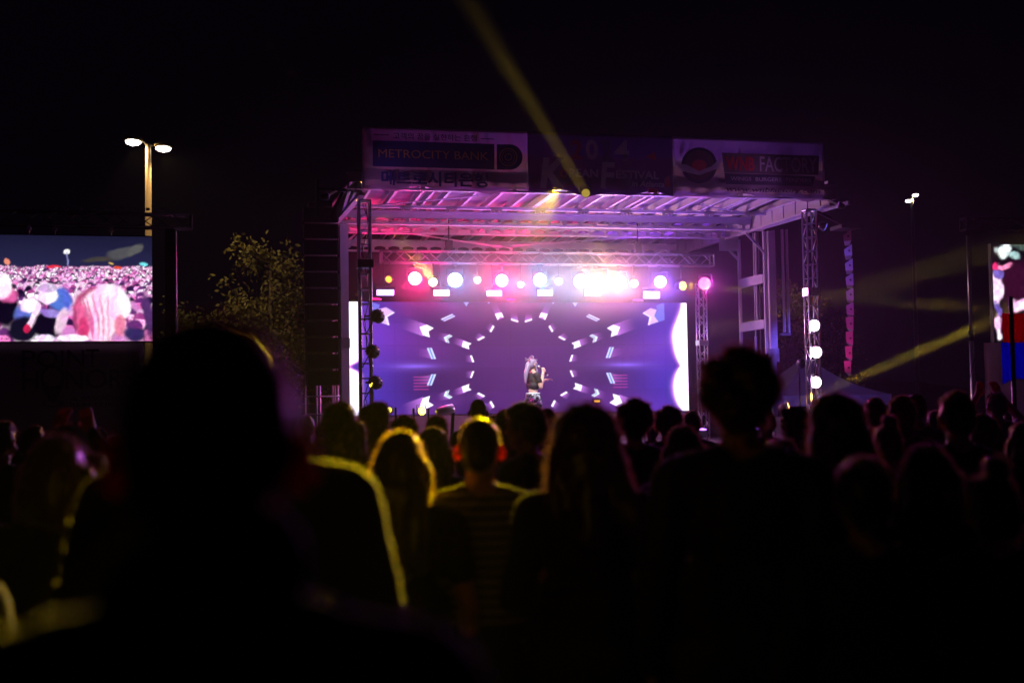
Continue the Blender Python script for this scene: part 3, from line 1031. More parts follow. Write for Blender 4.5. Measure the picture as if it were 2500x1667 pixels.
# red over blue flag with its pole
YG = 12.0
fp = thing('feather_flag', 'red over blue cloth flag on a dark pole near the picture edge', 'flag', (at(2462, 900, YG).x, YG, 0))
pp = at(2462, 740, YG)
MB().tube((pp.x, YG - .04, 0), (pp.x, YG - .04, at(2462, 725, YG).z), .022, 10).build('pole', BLACK, fp, True)
MB().box((pp.x - .25, YG - .29, 0), (pp.x + .25, YG + .21, .03)).build('base', BLACK, fp)
for nm, ya, yb, c in (('red_panel', 765, 836, (.5, .01, .03)), ('blue_panel', 836, 932, (.03, .03, .6))):
    b = MB()
    x0_, x1_ = at(2446, ya, YG).x, at(2535, ya, YG).x
    za, zb = at(2460, ya, YG).z, at(2460, yb, YG).z
    vs = []
    for j in range(9):
        for i in range(41):
            x = x0_ + (x1_ - x0_) * i / 40
            vs.append((x, YG + .02 * math.sin(x * 60) + .01, za + (zb - za) * j / 8 - (.03 * math.sin(x * 14) if j == 8 and nm == 'blue_panel' else 0)))
    b.add(vs, [(j * 41 + i, j * 41 + i + 1, (j + 1) * 41 + i + 1, (j + 1) * 41 + i) for j in range(8) for i in range(40)])
    o = b.build(nm, mat(nm + ' cloth', c, .8, 0, scale=4, trans=0), fp, True)
    nt = o.data.materials[0].node_tree
    tr = nt.nodes.new('ShaderNodeBsdfTranslucent')
    tr.inputs[0].default_value = (*[min(1, v * 1.6) for v in c], 1)
    mx = nt.nodes.new('ShaderNodeMixShader')
    mx.inputs[0].default_value = .6
    outn = nt.nodes['Material Output']
    nt.links.new(nt.nodes['Principled BSDF'].outputs[0], mx.inputs[1])
    nt.links.new(tr.outputs[0], mx.inputs[2])
    nt.links.new(mx.outputs[0], outn.inputs['Surface'])
    o.modifiers.new('thickness', 'SOLIDIFY').thickness = .002

# ------------------------------------------------------------------ stage lamps
def glass(col, st, nm):
    m = mat('lamp glass ' + nm, (.02, .02, .02), .4, 0, em=col, st=st)
    return m


BODY = mat('lamp housing', (.03, .03, .033), .4, .3, scale=30)


def fixture(name, cat, label, p, d, r, gl, group, hang=None, depth=1.5, dots=None, arms=True):
    """round stage lamp: housing, lens, yoke and clamp; hang is the height of what it is clamped to"""
    d = Vector(d).normalized()
    t = thing(name, label, cat, p, 0, group)
    p = Vector(p)
    MB().lathe(p - d * r * .05, -d, [(0, r * 1.08), (r * .1, r * 1.12), (r * depth * .6, r * 1.0), (r * depth, r * .62), (r * depth * 1.1, r * .3)], 24).build('housing', BODY, t, True)
    if dots:
        MB().lathe(p, d, [(0, r), (.004, r)], 24).build('lens', BODY, t)
        sx = d.cross(Vector((0, 0, 1))).normalized()
        uy = sx.cross(d)
        b = MB()
        k = 0
        for ring, nn in ((0, 1), (.25, 6), (.5, 12), (.72, 18), (.92, 24)):
            for i in range(nn):
                a = 2 * math.pi * i / nn + ring
                c = p + (sx * math.cos(a) + uy * math.sin(a)) * ring * r + d * .006
                b.lathe(c, d, [(0, r * .09), (.003, r * .07)], 6)
        b.build('diodes', gl, t)
    else:
        pr = [(r * .16 * math.sin(math.pi / 2 * (1 - i / 5)), r * (math.sin(math.pi / 2 * i / 5) if i else .03)) for i in range(6)]
        MB().lathe(p, d, list(reversed(pr)), 24).build('lens', gl, t, True)
    if arms:
        sx = d.cross(Vector((0, 0, 1))).normalized()
        c = p - d * r * .6
        up = Vector((0, 0, 1)) if hang is None or hang > p.z else Vector((0, 0, -1))
        yk = MB()
        top = c + up * r * 1.55
        for s_ in (-1, 1):
            yk.bar(c + sx * s_ * r * 1.22, top + sx * s_ * r * 1.22, r * .1, r * .3)
        yk.bar(top - sx * r * 1.27, top + sx * r * 1.27, r * .3, r * .1)
        yk.build('yoke', BODY, t)
        if hang is not None:
            MB().tube(top, (top.x, top.y, hang), r * .16, 8).box((top.x - r * .3, top.y - r * .3, hang - r * .35), (top.x + r * .3, top.y + r * .3, hang + r * .1)).build('clamp', BODY, t)
    return t


RED, CYN, PNK, VIO, YEL, WRM = (1, .015, .2), (.12, .38, 1), (1, .06, .55), (.32, .12, 1), (1, .72, .03), (1, .8, .35)
zt_truss = (at(930, 629, YTR).z + at(1738, 634, YTR).z) / 2 - .12
hangz = zt_truss
WASH = [
    (1013, 680, 16, RED, 'first big glowing red wash lamp from the left post'),
    (1111, 684, 17.5, CYN, 'cyan haloed wash lamp, between the first two red ones'),
    (1225, 685, 15.5, RED, 'second red haloed wash lamp, above the third blinder bar'),
    (1318, 683, 16, CYN, 'pale cyan wash lamp directly above the singer'),
    (1418, 687, 18, CYN, 'whitish wash lamp touching the yellow flare on its left'),
    (1512, 688, 17, (1, .25, .45), 'pinkish white wash lamp just right of the yellow flare'),
    (1612, 688, 15, VIO, 'violet blue wash lamp above the last blinder bar'),
]
for i, (px, py, r, c, lab) in enumerate(WASH):
    p = at(px, py, YTR - .05)
    rr = r / 3472 * p.y * 1.02
    gc = [min(1, .35 + v * .75) for v in c]
    d = Vector((-.16 - .02 * i, -1, -.12))
    t = fixture('wash_light', 'stage light', lab, p, d, rr, glass(gc, 9, 'wash %d' % i), 'round wash lamps under the truss', hangz)
    dn = p + Vector((0, -1.6, -2.6))
    point(t, p + d.normalized() * .2, c, 125 if c[0] > .9 else (42 if c[1] > .3 else 80), .1)
    spot(t, p + d.normalized() * .06, dn, c, 200 if c[0] > .9 else (60 if c[1] > .3 else 160), 150, .12, .6)
    if i == 6:
        spot(t, p + d.normalized() * .25, Vector((3.6, 8, 1.5)), (.3, .08, 1), 3600, 26, .1, .8)
    if i == 2:
        spot(t, p + d.normalized() * .25, Vector((2.6, 9, 1.5)), (1, .04, .45), 1000, 26, .1, .8)
p = at(1720, 692, 29.0)
t = fixture('wash_light', 'stage light', 'red wash lamp whose separate dots of light show, rightmost of the row', p, (-.5, -1, -.1), 15 / 3472 * 29.4, glass((1, .12, .22), 6, 'red dots'), 'round wash lamps under the truss', None, dots=True)
spot(t, p + Vector((0, -.06, 0)), p + Vector((-2, -2, -2)), RED, 60, 140, .1, .6)
spot(t, p + Vector((-.1, -.2, 0)), Vector((5.5, 7.5, 1.5)), (.85, .05, .8), 3600, 24, .1, .8)
MOV = [
    (949, 682, 8.5, 8.5, (1, .45, .05), 2.2, 'dim orange moving head lamp, leftmost on the truss'),
    (1057, 689, 10, 9.5, WRM, 12, 'moving head lamp throwing a short yellow beam up left'),
    (1166, 684, 8.5, 8.5, (1, .6, .7), 6, 'small pinkish moving head lamp between cyan and second red lamp'),
    (1271, 695, 7.5, 9, (1, .85, .6), 8, 'small oval cream moving head lamp, lowest of its row'),
    (1364, 687, 9, 8.5, (1, .9, .85), 8, 'small white moving head lamp right of the singer'),
    (1548, 692, 10, 10, (1, .62, .12), 7, 'small orange moving head lamp right of the flare'),
    (1667, 698, 11, 10, (1, .68, .05), 5, 'yellow moving head lamp sending a flat beam to the right'),
]
mvt = {}
for i, (px, py, r, _r2, c, st, lab) in enumerate(MOV):
    p = at(px, py, YTR - .1)
    d = Vector((-.2, -1, -.02))
    if px == 949:
        d = Vector((-.6, -1, -.4))
    if px == 1667:
        d = Vector((.3, -1, -.05))
    mvt[px] = (fixture('moving_light', 'stage light', lab, p, d, r / 3472 * p.y * 1.02, glass(c, st, 'mover %d' % i), 'moving head lamps under the truss', hangz, depth=2.4), p)
    if px not in (949, 1667, 1057):
        point(mvt[px][0], p + d.normalized() * .14, c, 14, .05)
# the flare: a moving head aimed straight into the crowd
p = at(1452, 694, YTR - .15)
dcam = (EYE - p).normalized()
fl = fixture('moving_light', 'stage light', 'blinding white and yellow moving head lamp at the heart of the flare', p, dcam, 25 / 3472 * p.y, glass((1, .86, .55), 60, 'flare'), 'moving head lamps under the truss', hangz, depth=1.8)
spot(fl, p + dcam * .2, Vector((1.5, 7, 1.0)), (1, .5, .03), 2000, 20, .12, .6)
point(fl, p + dcam * .3, (1, .42, .05), 75, .1)
p = at(1430, 712, YTR - .2)
# beams
def beam(root, p, t, e, ang, c=(1, .66, .04), size=.15):
    d = (Vector(t) - p).normalized()
    l = bpy.data.lights.new('beam', 'AREA')
    l.shape = 'DISK'
    l.size = size
    l.energy = e
    l.color = c
    l.spread = rad(ang)
    o = bpy.data.objects.new('beam', l)
    COL.objects.link(o)
    o.matrix_basis = Matrix.Translation(p + d * .17) @ d.to_track_quat('-Z', 'Y').to_matrix().to_4x4()
    o.parent = root
    o.matrix_parent_inverse = root.matrix_basis.inverted()
    return o


r_, p_ = mvt[1057]
beam(r_, p_, at(945, 545, 26.0), 42, 4)
r_, p_ = mvt[1667]
beam(r_, p_, at(2420, 752, 21.5), 12, 1.8)
p_ = at(1430, 472, YF - .2)  # invented front edge mover, added to carry the upward beam
t = fixture('moving_light', 'stage light', 'black moving head added on the front edge to throw the big yellow beam upward', p_, at(1262, 180, 16) - p_, .075, glass((1, .7, .1), .4, 'fascia mover'), None, None, depth=2.2)
MB().tube(p_, (p_.x, YF, ZB + .06), .015).build('clamp', BODY, t)
beam(t, p_, at(1265, 203, 20), 7, 2.6, size=.2)
p_ = at(1505, 690, YTR - .2)
beam(mvt[1548][0], p_, at(1399, 470, YF), 10, 4, size=.2)
# blinder bars
for i, (px, py, wd, ht, c, lab) in enumerate([
        (941, 714, 41, 13, (.6, .35, 1), 'violet white blinder bar nearest the left tower'),
        (1078, 715, 38, 13, (1, .6, .9), 'second blinder bar from the left tower'),
        (1207, 716, 37, 13, (1, .5, .75), 'blinder bar hanging under the second red lamp'),
        (1331, 715, 37, 12, (1, .75, .95), 'blinder bar hanging straight above the singer'),
        (1447, 715, 40, 14, (1, .9, .9), 'blinder bar right under the yellow flare'),
        (1591, 720, 42, 17, (.6, .5, 1), 'tallest blinder bar, blue white, right of the flare')]):
    p = at(px, py, YTR - .25)
    k = p.y / 3472 * 1.03
    t = thing('strobe_bar', lab, 'blinder light', p, 0, 'rectangular blinder bars under the truss')
    x, y, z = p
    w2, h2 = wd * k / 2, ht * k / 2
    MB().box((x - w2 * 1.05, y + .012, z - h2 * 1.15), (x + w2 * 1.05, y + .13, z + h2 * 1.15)).build('housing', BODY, t)
    MB().box((x - w2, y, z - h2), (x + w2, y + .01, z + h2)).build('lens', glass(c, 7, 'bar %d' % i), t)
    yk = MB()
    for s_ in (-1, 1):
        yk.bar((x + s_ * w2 * 1.1, y + .07, z), (x + s_ * w2 * 1.1, y + .07, z + h2 * 2.2), .012, .03)
    yk.bar((x - w2 * 1.1, y + .07, z + h2 * 2.2), (x + w2 * 1.1, y + .07, z + h2 * 2.2), .03, .012)
    yk.tube((x, y + .07, z + h2 * 2.2), (x, YTR, hangz), .012)
    yk.build('yoke', BODY, t)
    spot(t, Vector((x, y - .06, z)), Vector((x, y - 2, z - 1.2)), [v ** 2.5 for v in c], 12, 150, .12, .6)
# up lights added to brighten the roof: floor cans on the deck, rear cans
for i, (X, c, e) in enumerate([(3.9, (.2, .1, 1), 170), (5.1, (1, .06, .4), 330), (6.4, (.5, .12, 1), 620), (7.7, (.48, .13, 1), 780), (9.0, (.42, .11, 1), 740), (10.3, (.36, .12, 1), 480), (11.5, (.25, .08, 1), 230)]):
    p = Vector((X, 26.2, DZ + .24))
    t = fixture('added_floor_can', 'floor light', 'round floor can added on the deck, ' + ['by the left post', 'second from the left post', 'left of the singer', "at the singer's feet", 'right of the singer', 'second from the right mast', 'by the right mast'][i], p, (0, -.12, 1), .13, glass(c, 6, 'can %d' % i), 'added floor cans along the deck', DZ + .02, depth=1.2)
    spot(t, p + Vector((0, 0, .06)), Vector((X, 25.9, 6)), c, e, 75, .1, .7)
for i, (X, c, e) in enumerate([(4.6, (1, .01, .16), 600), (7.6, (1, .01, .2), 700), (10.6, (.3, .05, 1), 420)]):  # unseen rear cans, added to colour the rear ceiling
    p = Vector((X, 30.6, 4.25))
    t = fixture('added_back_can', 'stage light', 'rear wash can added above the screen, ' + ['near the left post', 'at the middle', 'near the right mast'][i], p, (0, -.25, 1), .12, glass(c, 3, 'rear can %d' % i), 'added rear cans above the screen', 4.0, depth=1.2)
    spot(t, p + Vector((0, 0, .06)), Vector((X, 30.2, 6)), c, e, 110, .1, .7)
# amber lamp under the fascia, and an added key lamp to light the singer
p = at(1345, 465, YF + .35)
t = fixture('key_light', 'stage light', 'small bright yellow lamp tucked under the roof banner', p, (-.2, -1, -.3), .075, glass((1, .75, .1), 14, 'amber'), None, ZB + .3, depth=1.6)
point(t, p + Vector((0, -.1, -.02)), (1, .6, .03), 5, .05)
spot(t, p + Vector((0, -.5, -.05)), Vector((.70, 4.6, 1.62)), (1, .68, .0), 230000, 3.3, .06, .85)
p = Vector((5.6, YF + .35, ZB + .17))
t = fixture('added_profile_light', 'stage light', 'black profile lamp added on the front beam to light the singer', p, (.3, .75, -.8), .08, glass((1, .9, .85), 3, 'key'), None, ZB + .34, depth=3)
SING = at(1310, 930, 27.2)
spot(t, p + Vector((.08, .12, -.12)), SING + Vector((0, 0, -.05)), (1, .88, .85), 1700, 9, .05, .3)
for tw, X, cc in ((t1, pl.x, BODY), (t2, pr.x, mat('red cable', (.4, .02, .04), .5))):
    for q in range(2):
        rg_ = random.Random(q + int(X * 10))
        pts = [Vector((X + rg_.uniform(-.12, .12), YF + .32 + rg_.uniform(-.03, .05), 5.4 - k * .42)) for k in range(13)]
        MB().path(pts, .008).build('cable', cc if q == 0 else BODY, tw)
for k_, (qx, qy, tx) in enumerate(((800, 478, 1250), (2046, 500, 1600))):  # invented wash lamps, added to light the banner fronts
    p = at(qx, qy, YF - 1.0)
    t = fixture('added_banner_wash', 'stage light', 'small dark wash lamp added to light the roof banners, ' + ('on the left outrigger' if k_ == 0 else 'at the right end of the roof'), p, at(tx, 370, YBN) - p, .06, glass((.3, .08, .5), .6, 'banner wash'), 'added wash lamps for the roof banners', None, depth=2, arms=False)
    MB().bar(p, at(qx + (20 if k_ == 0 else -25), qy - 12, YF + .1), .03, .03).build('bracket', BODY, t)
    spot(t, p + (at(tx, 370, YBN) - p).normalized() * .08, at(tx, 370, YBN), (.75, .25, 1), 28, 80, .05, .8)
# three pars on each front tower
for k, (px, py, lab) in enumerate([(1988, 795, 'topmost pink white lamp on the right front tower'), (1993, 860, 'middle pink white lamp on the right front tower'), (1992, 933, 'lowest pink white lamp on the right front tower')]):
    p = at(px, py, YF + .3)
    t = fixture('par_light', 'stage light', lab, p, (-.8, -.75, .02), 14 / 3472 * 26, glass((1, .8, 1), 14, 'par %d' % k), 'side lamps on the front towers', None, arms=False)
    MB().tube(p + Vector((.05, .05, 0)), (pr.x, YF + .45, p.z + .02), .018).build('bracket', BODY, t)
    spot(t, p + Vector((-.08, -.06, 0)), p + Vector((-3, 1.6, -.2)), (.9, .5, 1), 110, 120, .1, .6)
for k, (px, py, lab) in enumerate([(921, 771, 'topmost dark lamp seen from behind on the left tower'), (909, 857, 'middle dark lamp seen from behind on the left tower'), (916, 933, 'lowest dark lamp on the left tower with a yellow glint')]):
    p = at(px, py, YF + .35)
    t = thing('par_light', lab, 'stage light', p, 0, 'side lamps on the front towers')
    r = 16 / 3472 * 25
    d = Vector((-.35, -1, .15)).normalized()
    MB().lathe(p, d, [(-r * 1.0, r * 1.0), (-r * .4, r * 1.02), (r * .4, r * .95), (r * .85, r * .6), (r * 1.0, r * .3)], 18).build('housing', BODY, t, True)
    cb = MB()
    sx = d.cross(Vector((0, 0, 1))).normalized()
    uy = sx.cross(d)
    for i in range(12):
        a = 2 * math.pi * i / 12
        o = (sx * math.cos(a) + uy * math.sin(a))
        cb.box(p + o * r * 1.0 - Vector((.012, .012, .012)), p + o * r * 1.0 + Vector((.012, .012, .012)))
    cb.build('screw', BODY, t)
    MB().tube(p + Vector((-.1, .02, 0)), (pl.x, YF + .45, p.z), .018).path([p + d * r, p + Vector((-.1, -.12, -.12)), p + Vector((-.2, 0, -.32)), p + Vector((-.17, .1, -.6))], .009).build('cable', BODY, t)
    if k == 2:  # yellow reflection on the unlit lamp, put in as a glowing disc
        MB().lathe(p + sx * r * .45 + d * r * .75 + Vector((0, 0, -.05)), sx + d, [(0, .05), (.012, .045)], 12).build('painted_glint', glass((1, .85, .05), 2.5, 'glint'), t)
# moving heads on the deck front
for px, py, r, d, st, lab, e in ((1030, 1003, 9.5, (.15, -1, .1), 9, 'yellow floor moving head lamp throwing a beam across the singer', 1), (950, 1001, 7, (-.6, -.9, .1), 4, 'small yellow floor lamp at the left end of the deck', 0)):
    p = at(px, py, 25.6)
    t = fixture('floor_moving_light', 'floor light', lab, p, d, r / 3472 * 26, glass((1, .8, .08), st, 'deck %d' % px), 'moving heads on the deck front', None, depth=2.2)
    MB().box((p.x - .14, p.y - .05, DZ), (p.x + .14, p.y + .3, DZ + .14)).box((p.x - .15, p.y + .07, DZ + .14), (p.x - .12, p.y + .17, p.z + .05)).box((p.x + .12, p.y + .07, DZ + .14), (p.x + .15, p.y + .17, p.z + .05)).build('base', BODY, t)
    if e:
        beam(t, p, at(1500, 872, 22.5), 12, 2.4)
p = at(1085, 1003, 25.5)
t = thing('floor_moving_light', 'unlit silver edged moving head lamp lying beside the yellow floor lamp', 'floor light', p, 0, 'moving heads on the deck front')
MB().lathe(p + Vector((-.16, 0, -.04)), (1, .1, .25), [(0, .05), (.04, .085), (.2, .095), (.34, .09), (.36, .06)], 16).build('housing', ALU, t, True)
MB().box((p.x - .13, p.y - .1, DZ), (p.x + .13, p.y + .15, DZ + .14)).bar((p.x + .12, p.y, DZ + .1), (p.x + .17, p.y, p.z + .1), .06, .03).bar((p.x - .12, p.y, DZ + .1), (p.x - .12, p.y, p.z + .05), .06, .03).build('base', BODY, t)
# the far right floor lamp whose beam crosses the tent
p = at(1925, 992, 25.0)
t = fixture('floor_moving_light', 'floor light', 'floor moving head lamp right of the stage, its beam rising past the tent', p, (.9, -.5, .25), .08, glass((1, .5, .1), 5, 'right deck'), 'moving heads on the deck front', None, depth=2.2)
MB().box((p.x - .2, p.y - .2, 0), (p.x + .2, p.y + .2, p.z - .2)).build('base', BODY, t)
beam(t, p, at(2440, 775, 21.0), 60, 2.4, size=.15)
p = at(1458, 979, 28.6)
t = thing('footlight', 'small amber lamp low in front of the stage screen', 'stage light', p)
MB().box((p.x - .08, p.y + .01, p.z - .05), (p.x + .08, p.y + .12, p.z + .05)).box((p.x - .015, p.y + .05, DZ), (p.x + .015, p.y + .08, p.z - .05)).build('housing', BODY, t)
MB().box((p.x - .06, p.y, p.z - .02), (p.x + .06, p.y + .008, p.z + .02)).build('lens', glass((1, .4, .03), 1.6, 'foot'), t)

# ------------------------------------------------------------------ line arrays
YA = 25.0
lp, lq = at(743, 560, YA), at(827, 943, YA)
lx0, lx1 = at(744, 750, YA).x, at(828, 750, YA).x
laz1, laz0 = at(785, 505, YA).z, at(785, 943, YA).z
la = thing('line_array', 'tall hanging stack of black loudspeakers left of the stage', 'loudspeaker array', ((lx0 + lx1) / 2, YA, laz0), 0, 'hanging loudspeaker arrays')
nL = 11
hL = (laz1 - laz0) / nL
for k in range(nL):
    z0 = laz0 + k * hL
    tilt = (nL - k) * .004
    yb = YA - .1 * (1 - k / nL) ** 2
    b = MB()
    b.add([(lx0, yb, z0 + .01), (lx1, yb, z0 + .01), (lx1, yb + tilt, z0 + hL - .01), (lx0, yb + tilt, z0 + hL - .01),
           (lx0 + .06, yb + .5, z0 + .04), (lx1 - .06, yb + .5, z0 + .04), (lx1 - .06, yb + .5, z0 + hL - .04), (lx0 + .06, yb + .5, z0 + hL - .04)],
          [(0, 3, 2, 1), (4, 5, 6, 7), (0, 1, 5, 4), (1, 2, 6, 5), (2, 3, 7, 6), (3, 0, 4, 7)])
    c = b.build('speaker_cabinet', SPK, la)
    gq = MB()
    gq.box((lx0 + .03, yb - .012, z0 + .025), (lx1 - .03, yb - .004, z0 + hL - .025))
    gq.build('grille', SPKG, c)
    hw = MB()
    for xx in (lx0 - .012, lx1 + .002):
        hw.box((xx, yb + .02, z0 + .03), (xx + .01, yb + .07, z0 + hL - .03))
    hw.build('rigging_plate', ALU, c)
MB().box((lx0 + .1, YA + .05, laz1 + .02), (lx1 - .1, YA + .5, laz1 + .1)).tube(((lx0 + lx1) / 2, YA + .25, laz1 + .1), ((lx0 + lx1) / 2 + .1, YA + .1, ZB + .05), .015).build('fly_frame', BLACK, la)
RA_ = at(2072, 740, YA)
rz1_, rz0_ = at(2072, 560, YA).z, at(2072, 916, YA).z
ra = thing('line_array', 'curved stack of loudspeakers right of the stage, seen from its side and lit pink', 'loudspeaker array', (RA_.x, YA, rz0_), 0, 'hanging loudspeaker arrays')
hR = (rz1_ - rz0_) / 10
for k in range(10):
    z1 = rz1_ - k * hR
    dx = .02 * math.sin(k * .5) - (.05 * ((k - 6) / 3) ** 2 if k > 6 else 0)
    xx = RA_.x + dx
    wv = .17 - .003 * k
    tlt = (k - 4) * .012
    cab = MB()
    prof = [(xx - .5 * wv, z1 - .03 - .05 + tlt), (xx + .5 * wv, z1 - .0), (xx + .5 * wv - .0, z1 - hR + .035 - tlt * .6), (xx - .5 * wv + .01, z1 - hR + .045 - (tlt if k > 5 else 0) + .0)]
    if k > 5:
        prof = [(xx - .55 * wv, z1 - .01), (xx + .5 * wv, z1 - .0), (xx + .45 * wv, z1 - hR + .01), (xx - .45 * wv, z1 - hR + .07)]
    vs = [(x, YA - .02, z) for x, z in prof] + [(x + .7 * RA_.x / YA - (.02 if i_ in (0, 3) else .04) * (-1 if i_ in (0, 3) else 1), YA + .68, z) for i_, (x, z) in enumerate(prof)]
    cab.add(vs, [(0, 1, 2, 3), (7, 6, 5, 4), (0, 4, 5, 1), (1, 5, 6, 2), (2, 6, 7, 3), (3, 7, 4, 0)])
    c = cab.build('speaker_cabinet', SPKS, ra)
    MB().box((xx + .0, YA - .032, z1 - hR * .55), (xx + .035, YA - .022, z1 - hR * .55 + .035)).build('handle', BLACK, c)
MB().box((RA_.x - .1, YA, rz1_ + .03), (RA_.x + .35, YA + .5, rz1_ + .1)).bar((RA_.x + .1, YA + .2, rz1_ + .1), (XR, YA + .3, ZB), .05, .05).build('fly_frame', BLACK, ra)
# pink and blue wash lamps added at the right tower to colour the array
p = Vector((pr.x + .1, YF + .2, 1.9))
t = fixture('added_side_wash', 'stage light', 'pink wash lamp added at the foot of the right tower', p, (.7, -.1, .3), .09, glass((1, .1, .5), 4, 'pink side'), None, None, arms=False)
spot(t, p + Vector((.12, -.3, .03)), Vector((RA_.x, YA - .1, 3.2)), (1, .03, .35), 120, 60, .05, .8)
MB().tube(p, (pr.x, YF + .45, p.z), .018).build('bracket', BODY, t)
p = Vector((pr.x + .15, YF + .1, 5.1))
t = fixture('added_side_wash', 'stage light', 'blue wash lamp added at the head of the right tower', p, (.7, -.1, -.3), .08, glass((.2, .15, 1), 2, 'blue side'), None, None, arms=False)
spot(t, p + Vector((.12, -.3, -.03)), Vector((RA_.x, YA - .1, 4.3)), (.2, .1, 1), 70, 60, .05, .8)
MB().tube(p, (pr.x, YF + .45, p.z), .018).build('bracket', BODY, t)
# scaffold with amplifier rack below the left array
sc0 = at(748, 950, 27.6)
sct = thing('scaffold', 'small steel scaffold below the left loudspeaker stack', 'scaffold', (sc0.x, 27.6, 0))
for px in (746, 773, 781, 812, 818, 826):
    x = at(px, 950, 27.6).x
    MB().tube((x, 27.6, .0), (x, 27.6, at(px, 945, 27.6).z + .05), .022 if px in (773, 781) else .014, 8).build('upright', ALU if px in (781, 826, 773) else STEEL, sct, True)
for z in (1.2, 1.75, 2.1):
    MB().tube((at(744, 950, 27.6).x, 27.58, z), (at(830, 950, 27.6).x, 27.58, z), .016).build('ledger', STEEL, sct, True)
rk = thing('amplifier_rack', 'dark amplifier rack with small knobs inside the scaffold', 'equipment rack', (sc0.x + .1, 27.8, 0))
MB().box((sc0.x - .02, 27.75, 0), (sc0.x + .62, 28.2, 1.95)).build('case', DARK, rk)
fp_ = MB()
for k in range(6):
    fp_.box((sc0.x + .02, 27.735, .5 + k * .22), (sc0.x + .58, 27.748, .68 + k * .22))
fp_.build('front_panel', SPK, rk)

# ------------------------------------------------------------------ lamp posts, trees, tent
YL_ = 44.0
POLE = mat('bronze pole', (.32, .24, .14), .5, .1)


def lamp_post(px, ytop, Y, label, e, wide=1.6, glow=1.0, tilt=0, polem=POLE, s=1, aim=(0, 0), cone=150):
    b0 = at(px, ytop, Y)
    t = thing('street_lamp', label, 'street lamp', (b0.x, Y, 0), 0, 'parking lot lamp posts')
    MB().lathe((b0.x, Y, 0), (0, 0, 1), [(0, .22), (.5, .22), (.52, .13), (b0.z - .15, .085), (b0.z, .07)], 14).build('pole', polem, t, True)
    for sx in (-1, 1):
        hx = b0.x + sx * wide * .42
        z = b0.z + .12 * sx * tilt
        h = MB()
        h.lathe((hx - sx * .45 * s, Y, z + .05), (sx, 0, .08 * sx * tilt), [(0, .05), (.1 * s, .14 * s), (.45 * s, .2 * s), (.8 * s, .13 * s), (.9 * s, .04)], 14)
        hd = h.build('lamp_head', polem, t, True)
        l = MB()
        l.lathe((hx - sx * .36 * s, Y - .02, z - .04), (sx, 0, .08 * sx * tilt), [(0, .03), (.12 * s, .14 * s), (.38 * s, .19 * s), (.62 * s, .13 * s), (.72 * s, .03)], 14)
        l.build('lens', glass((1, .93, .82), 14, 'street'), hd, True)
        MB().tube((b0.x, Y, b0.z - .05), (hx - sx * .4 * s, Y, z + .05), .04).build('arm', polem, t)
        if e:
            spot(t, Vector((hx, Y - .1, z - .22)), Vector((hx + aim[0], Y + aim[1], z - 6)), (1, .66, .3), e, cone, .12, .5)
    return t


lamp_post(362, 352, YL_, 'tall double headed parking lamp behind the crowd screen', 400, 1.05, tilt=-.6, s=.62, aim=(3, 1.5))
lamp_post(2226, 482, 70, 'tiny far double lamp in the black sky right of the stage', 900, .5, tilt=1.2, polem=BLACK, s=.5, aim=(-9, 5), cone=50)

LEAF = []
for i, c in enumerate(((.09, .10, .02), (.12, .11, .02), (.14, .09, .02))):
    LEAF.append(mat('leaf %d' % i, c, .6, scale=2, var=.4))
BARK = mat('bark', (.06, .045, .03), .9, bump=.5)


def tree(X, Y, H, R, seed, label, nleaf=5200, lm=0, dens=1.0, zc=.62):
    rg = random.Random(seed)
    t = thing('tree', label, 'tree', (X, Y, 0), 0, 'trees beyond the stage')
    tr = MB()
    tr.lathe((X, Y, 0), (0, 0, 1), [(0, .22), (.4, .16), (H * .45, .11), (H * .8, .04)], 10)
    tips = []
    for k in range(26):
        z = H * rg.uniform(.28, .8)
        a = rg.uniform(0, 6.28)
        L = R * rg.uniform(.55, 1.0) * (1.1 - abs(z / H - .55))
        p = Vector((X, Y, z))
        pts = [p]
        dirn = Vector((math.cos(a), math.sin(a), rg.uniform(.15, .8)))
        for q in range(4):
            p = p + dirn.normalized() * L / 4
            dirn += Vector((rg.uniform(-.35, .35), rg.uniform(-.35, .35), rg.uniform(-.15, .25)))
            pts.append(p)
            if q > 0:
                for _ in range(2):
                    tw = p + Vector((rg.gauss(0, .3), rg.gauss(0, .3), rg.gauss(0.1, .25))) * R * .32
                    tips.append(tw)
                    tr.tube(p, tw, .014, 4, .006)
        for q in range(4):
            tr.tube(pts[q], pts[q + 1], .05 * (1 - q / 5), 5, .05 * (1 - (q + 1) / 5))
        tips.append(pts[-1])
    tr.build('trunk', BARK, t, True)
    per = nleaf // len(tips)
    lv = MB()
    for tp in tips:
        if rg.random() > dens:
            continue
        cs = [tp + Vector((rg.gauss(0, .22), rg.gauss(0, .22), rg.gauss(0, .2))) for _ in range(4)]
        for _ in range(per):
            c = cs[rg.randrange(4)] + Vector((rg.gauss(0, .14), rg.gauss(0, .14), rg.gauss(0, .13)))
            s_ = rg.uniform(.08, .15) * R / 2.3
            e = Euler((rg.uniform(0, 6.28), rg.uniform(0, 6.28), rg.uniform(0, 6.28))).to_matrix()
            lv.add([c + e @ Vector(v) * s_ for v in ((-.5, 0, 0), (0, -1, .1), (.5, 0, 0), (0, 1, .1))], [(0, 1, 2, 3)])
    lv.build('foliage', LEAF[lm], t)
    return t


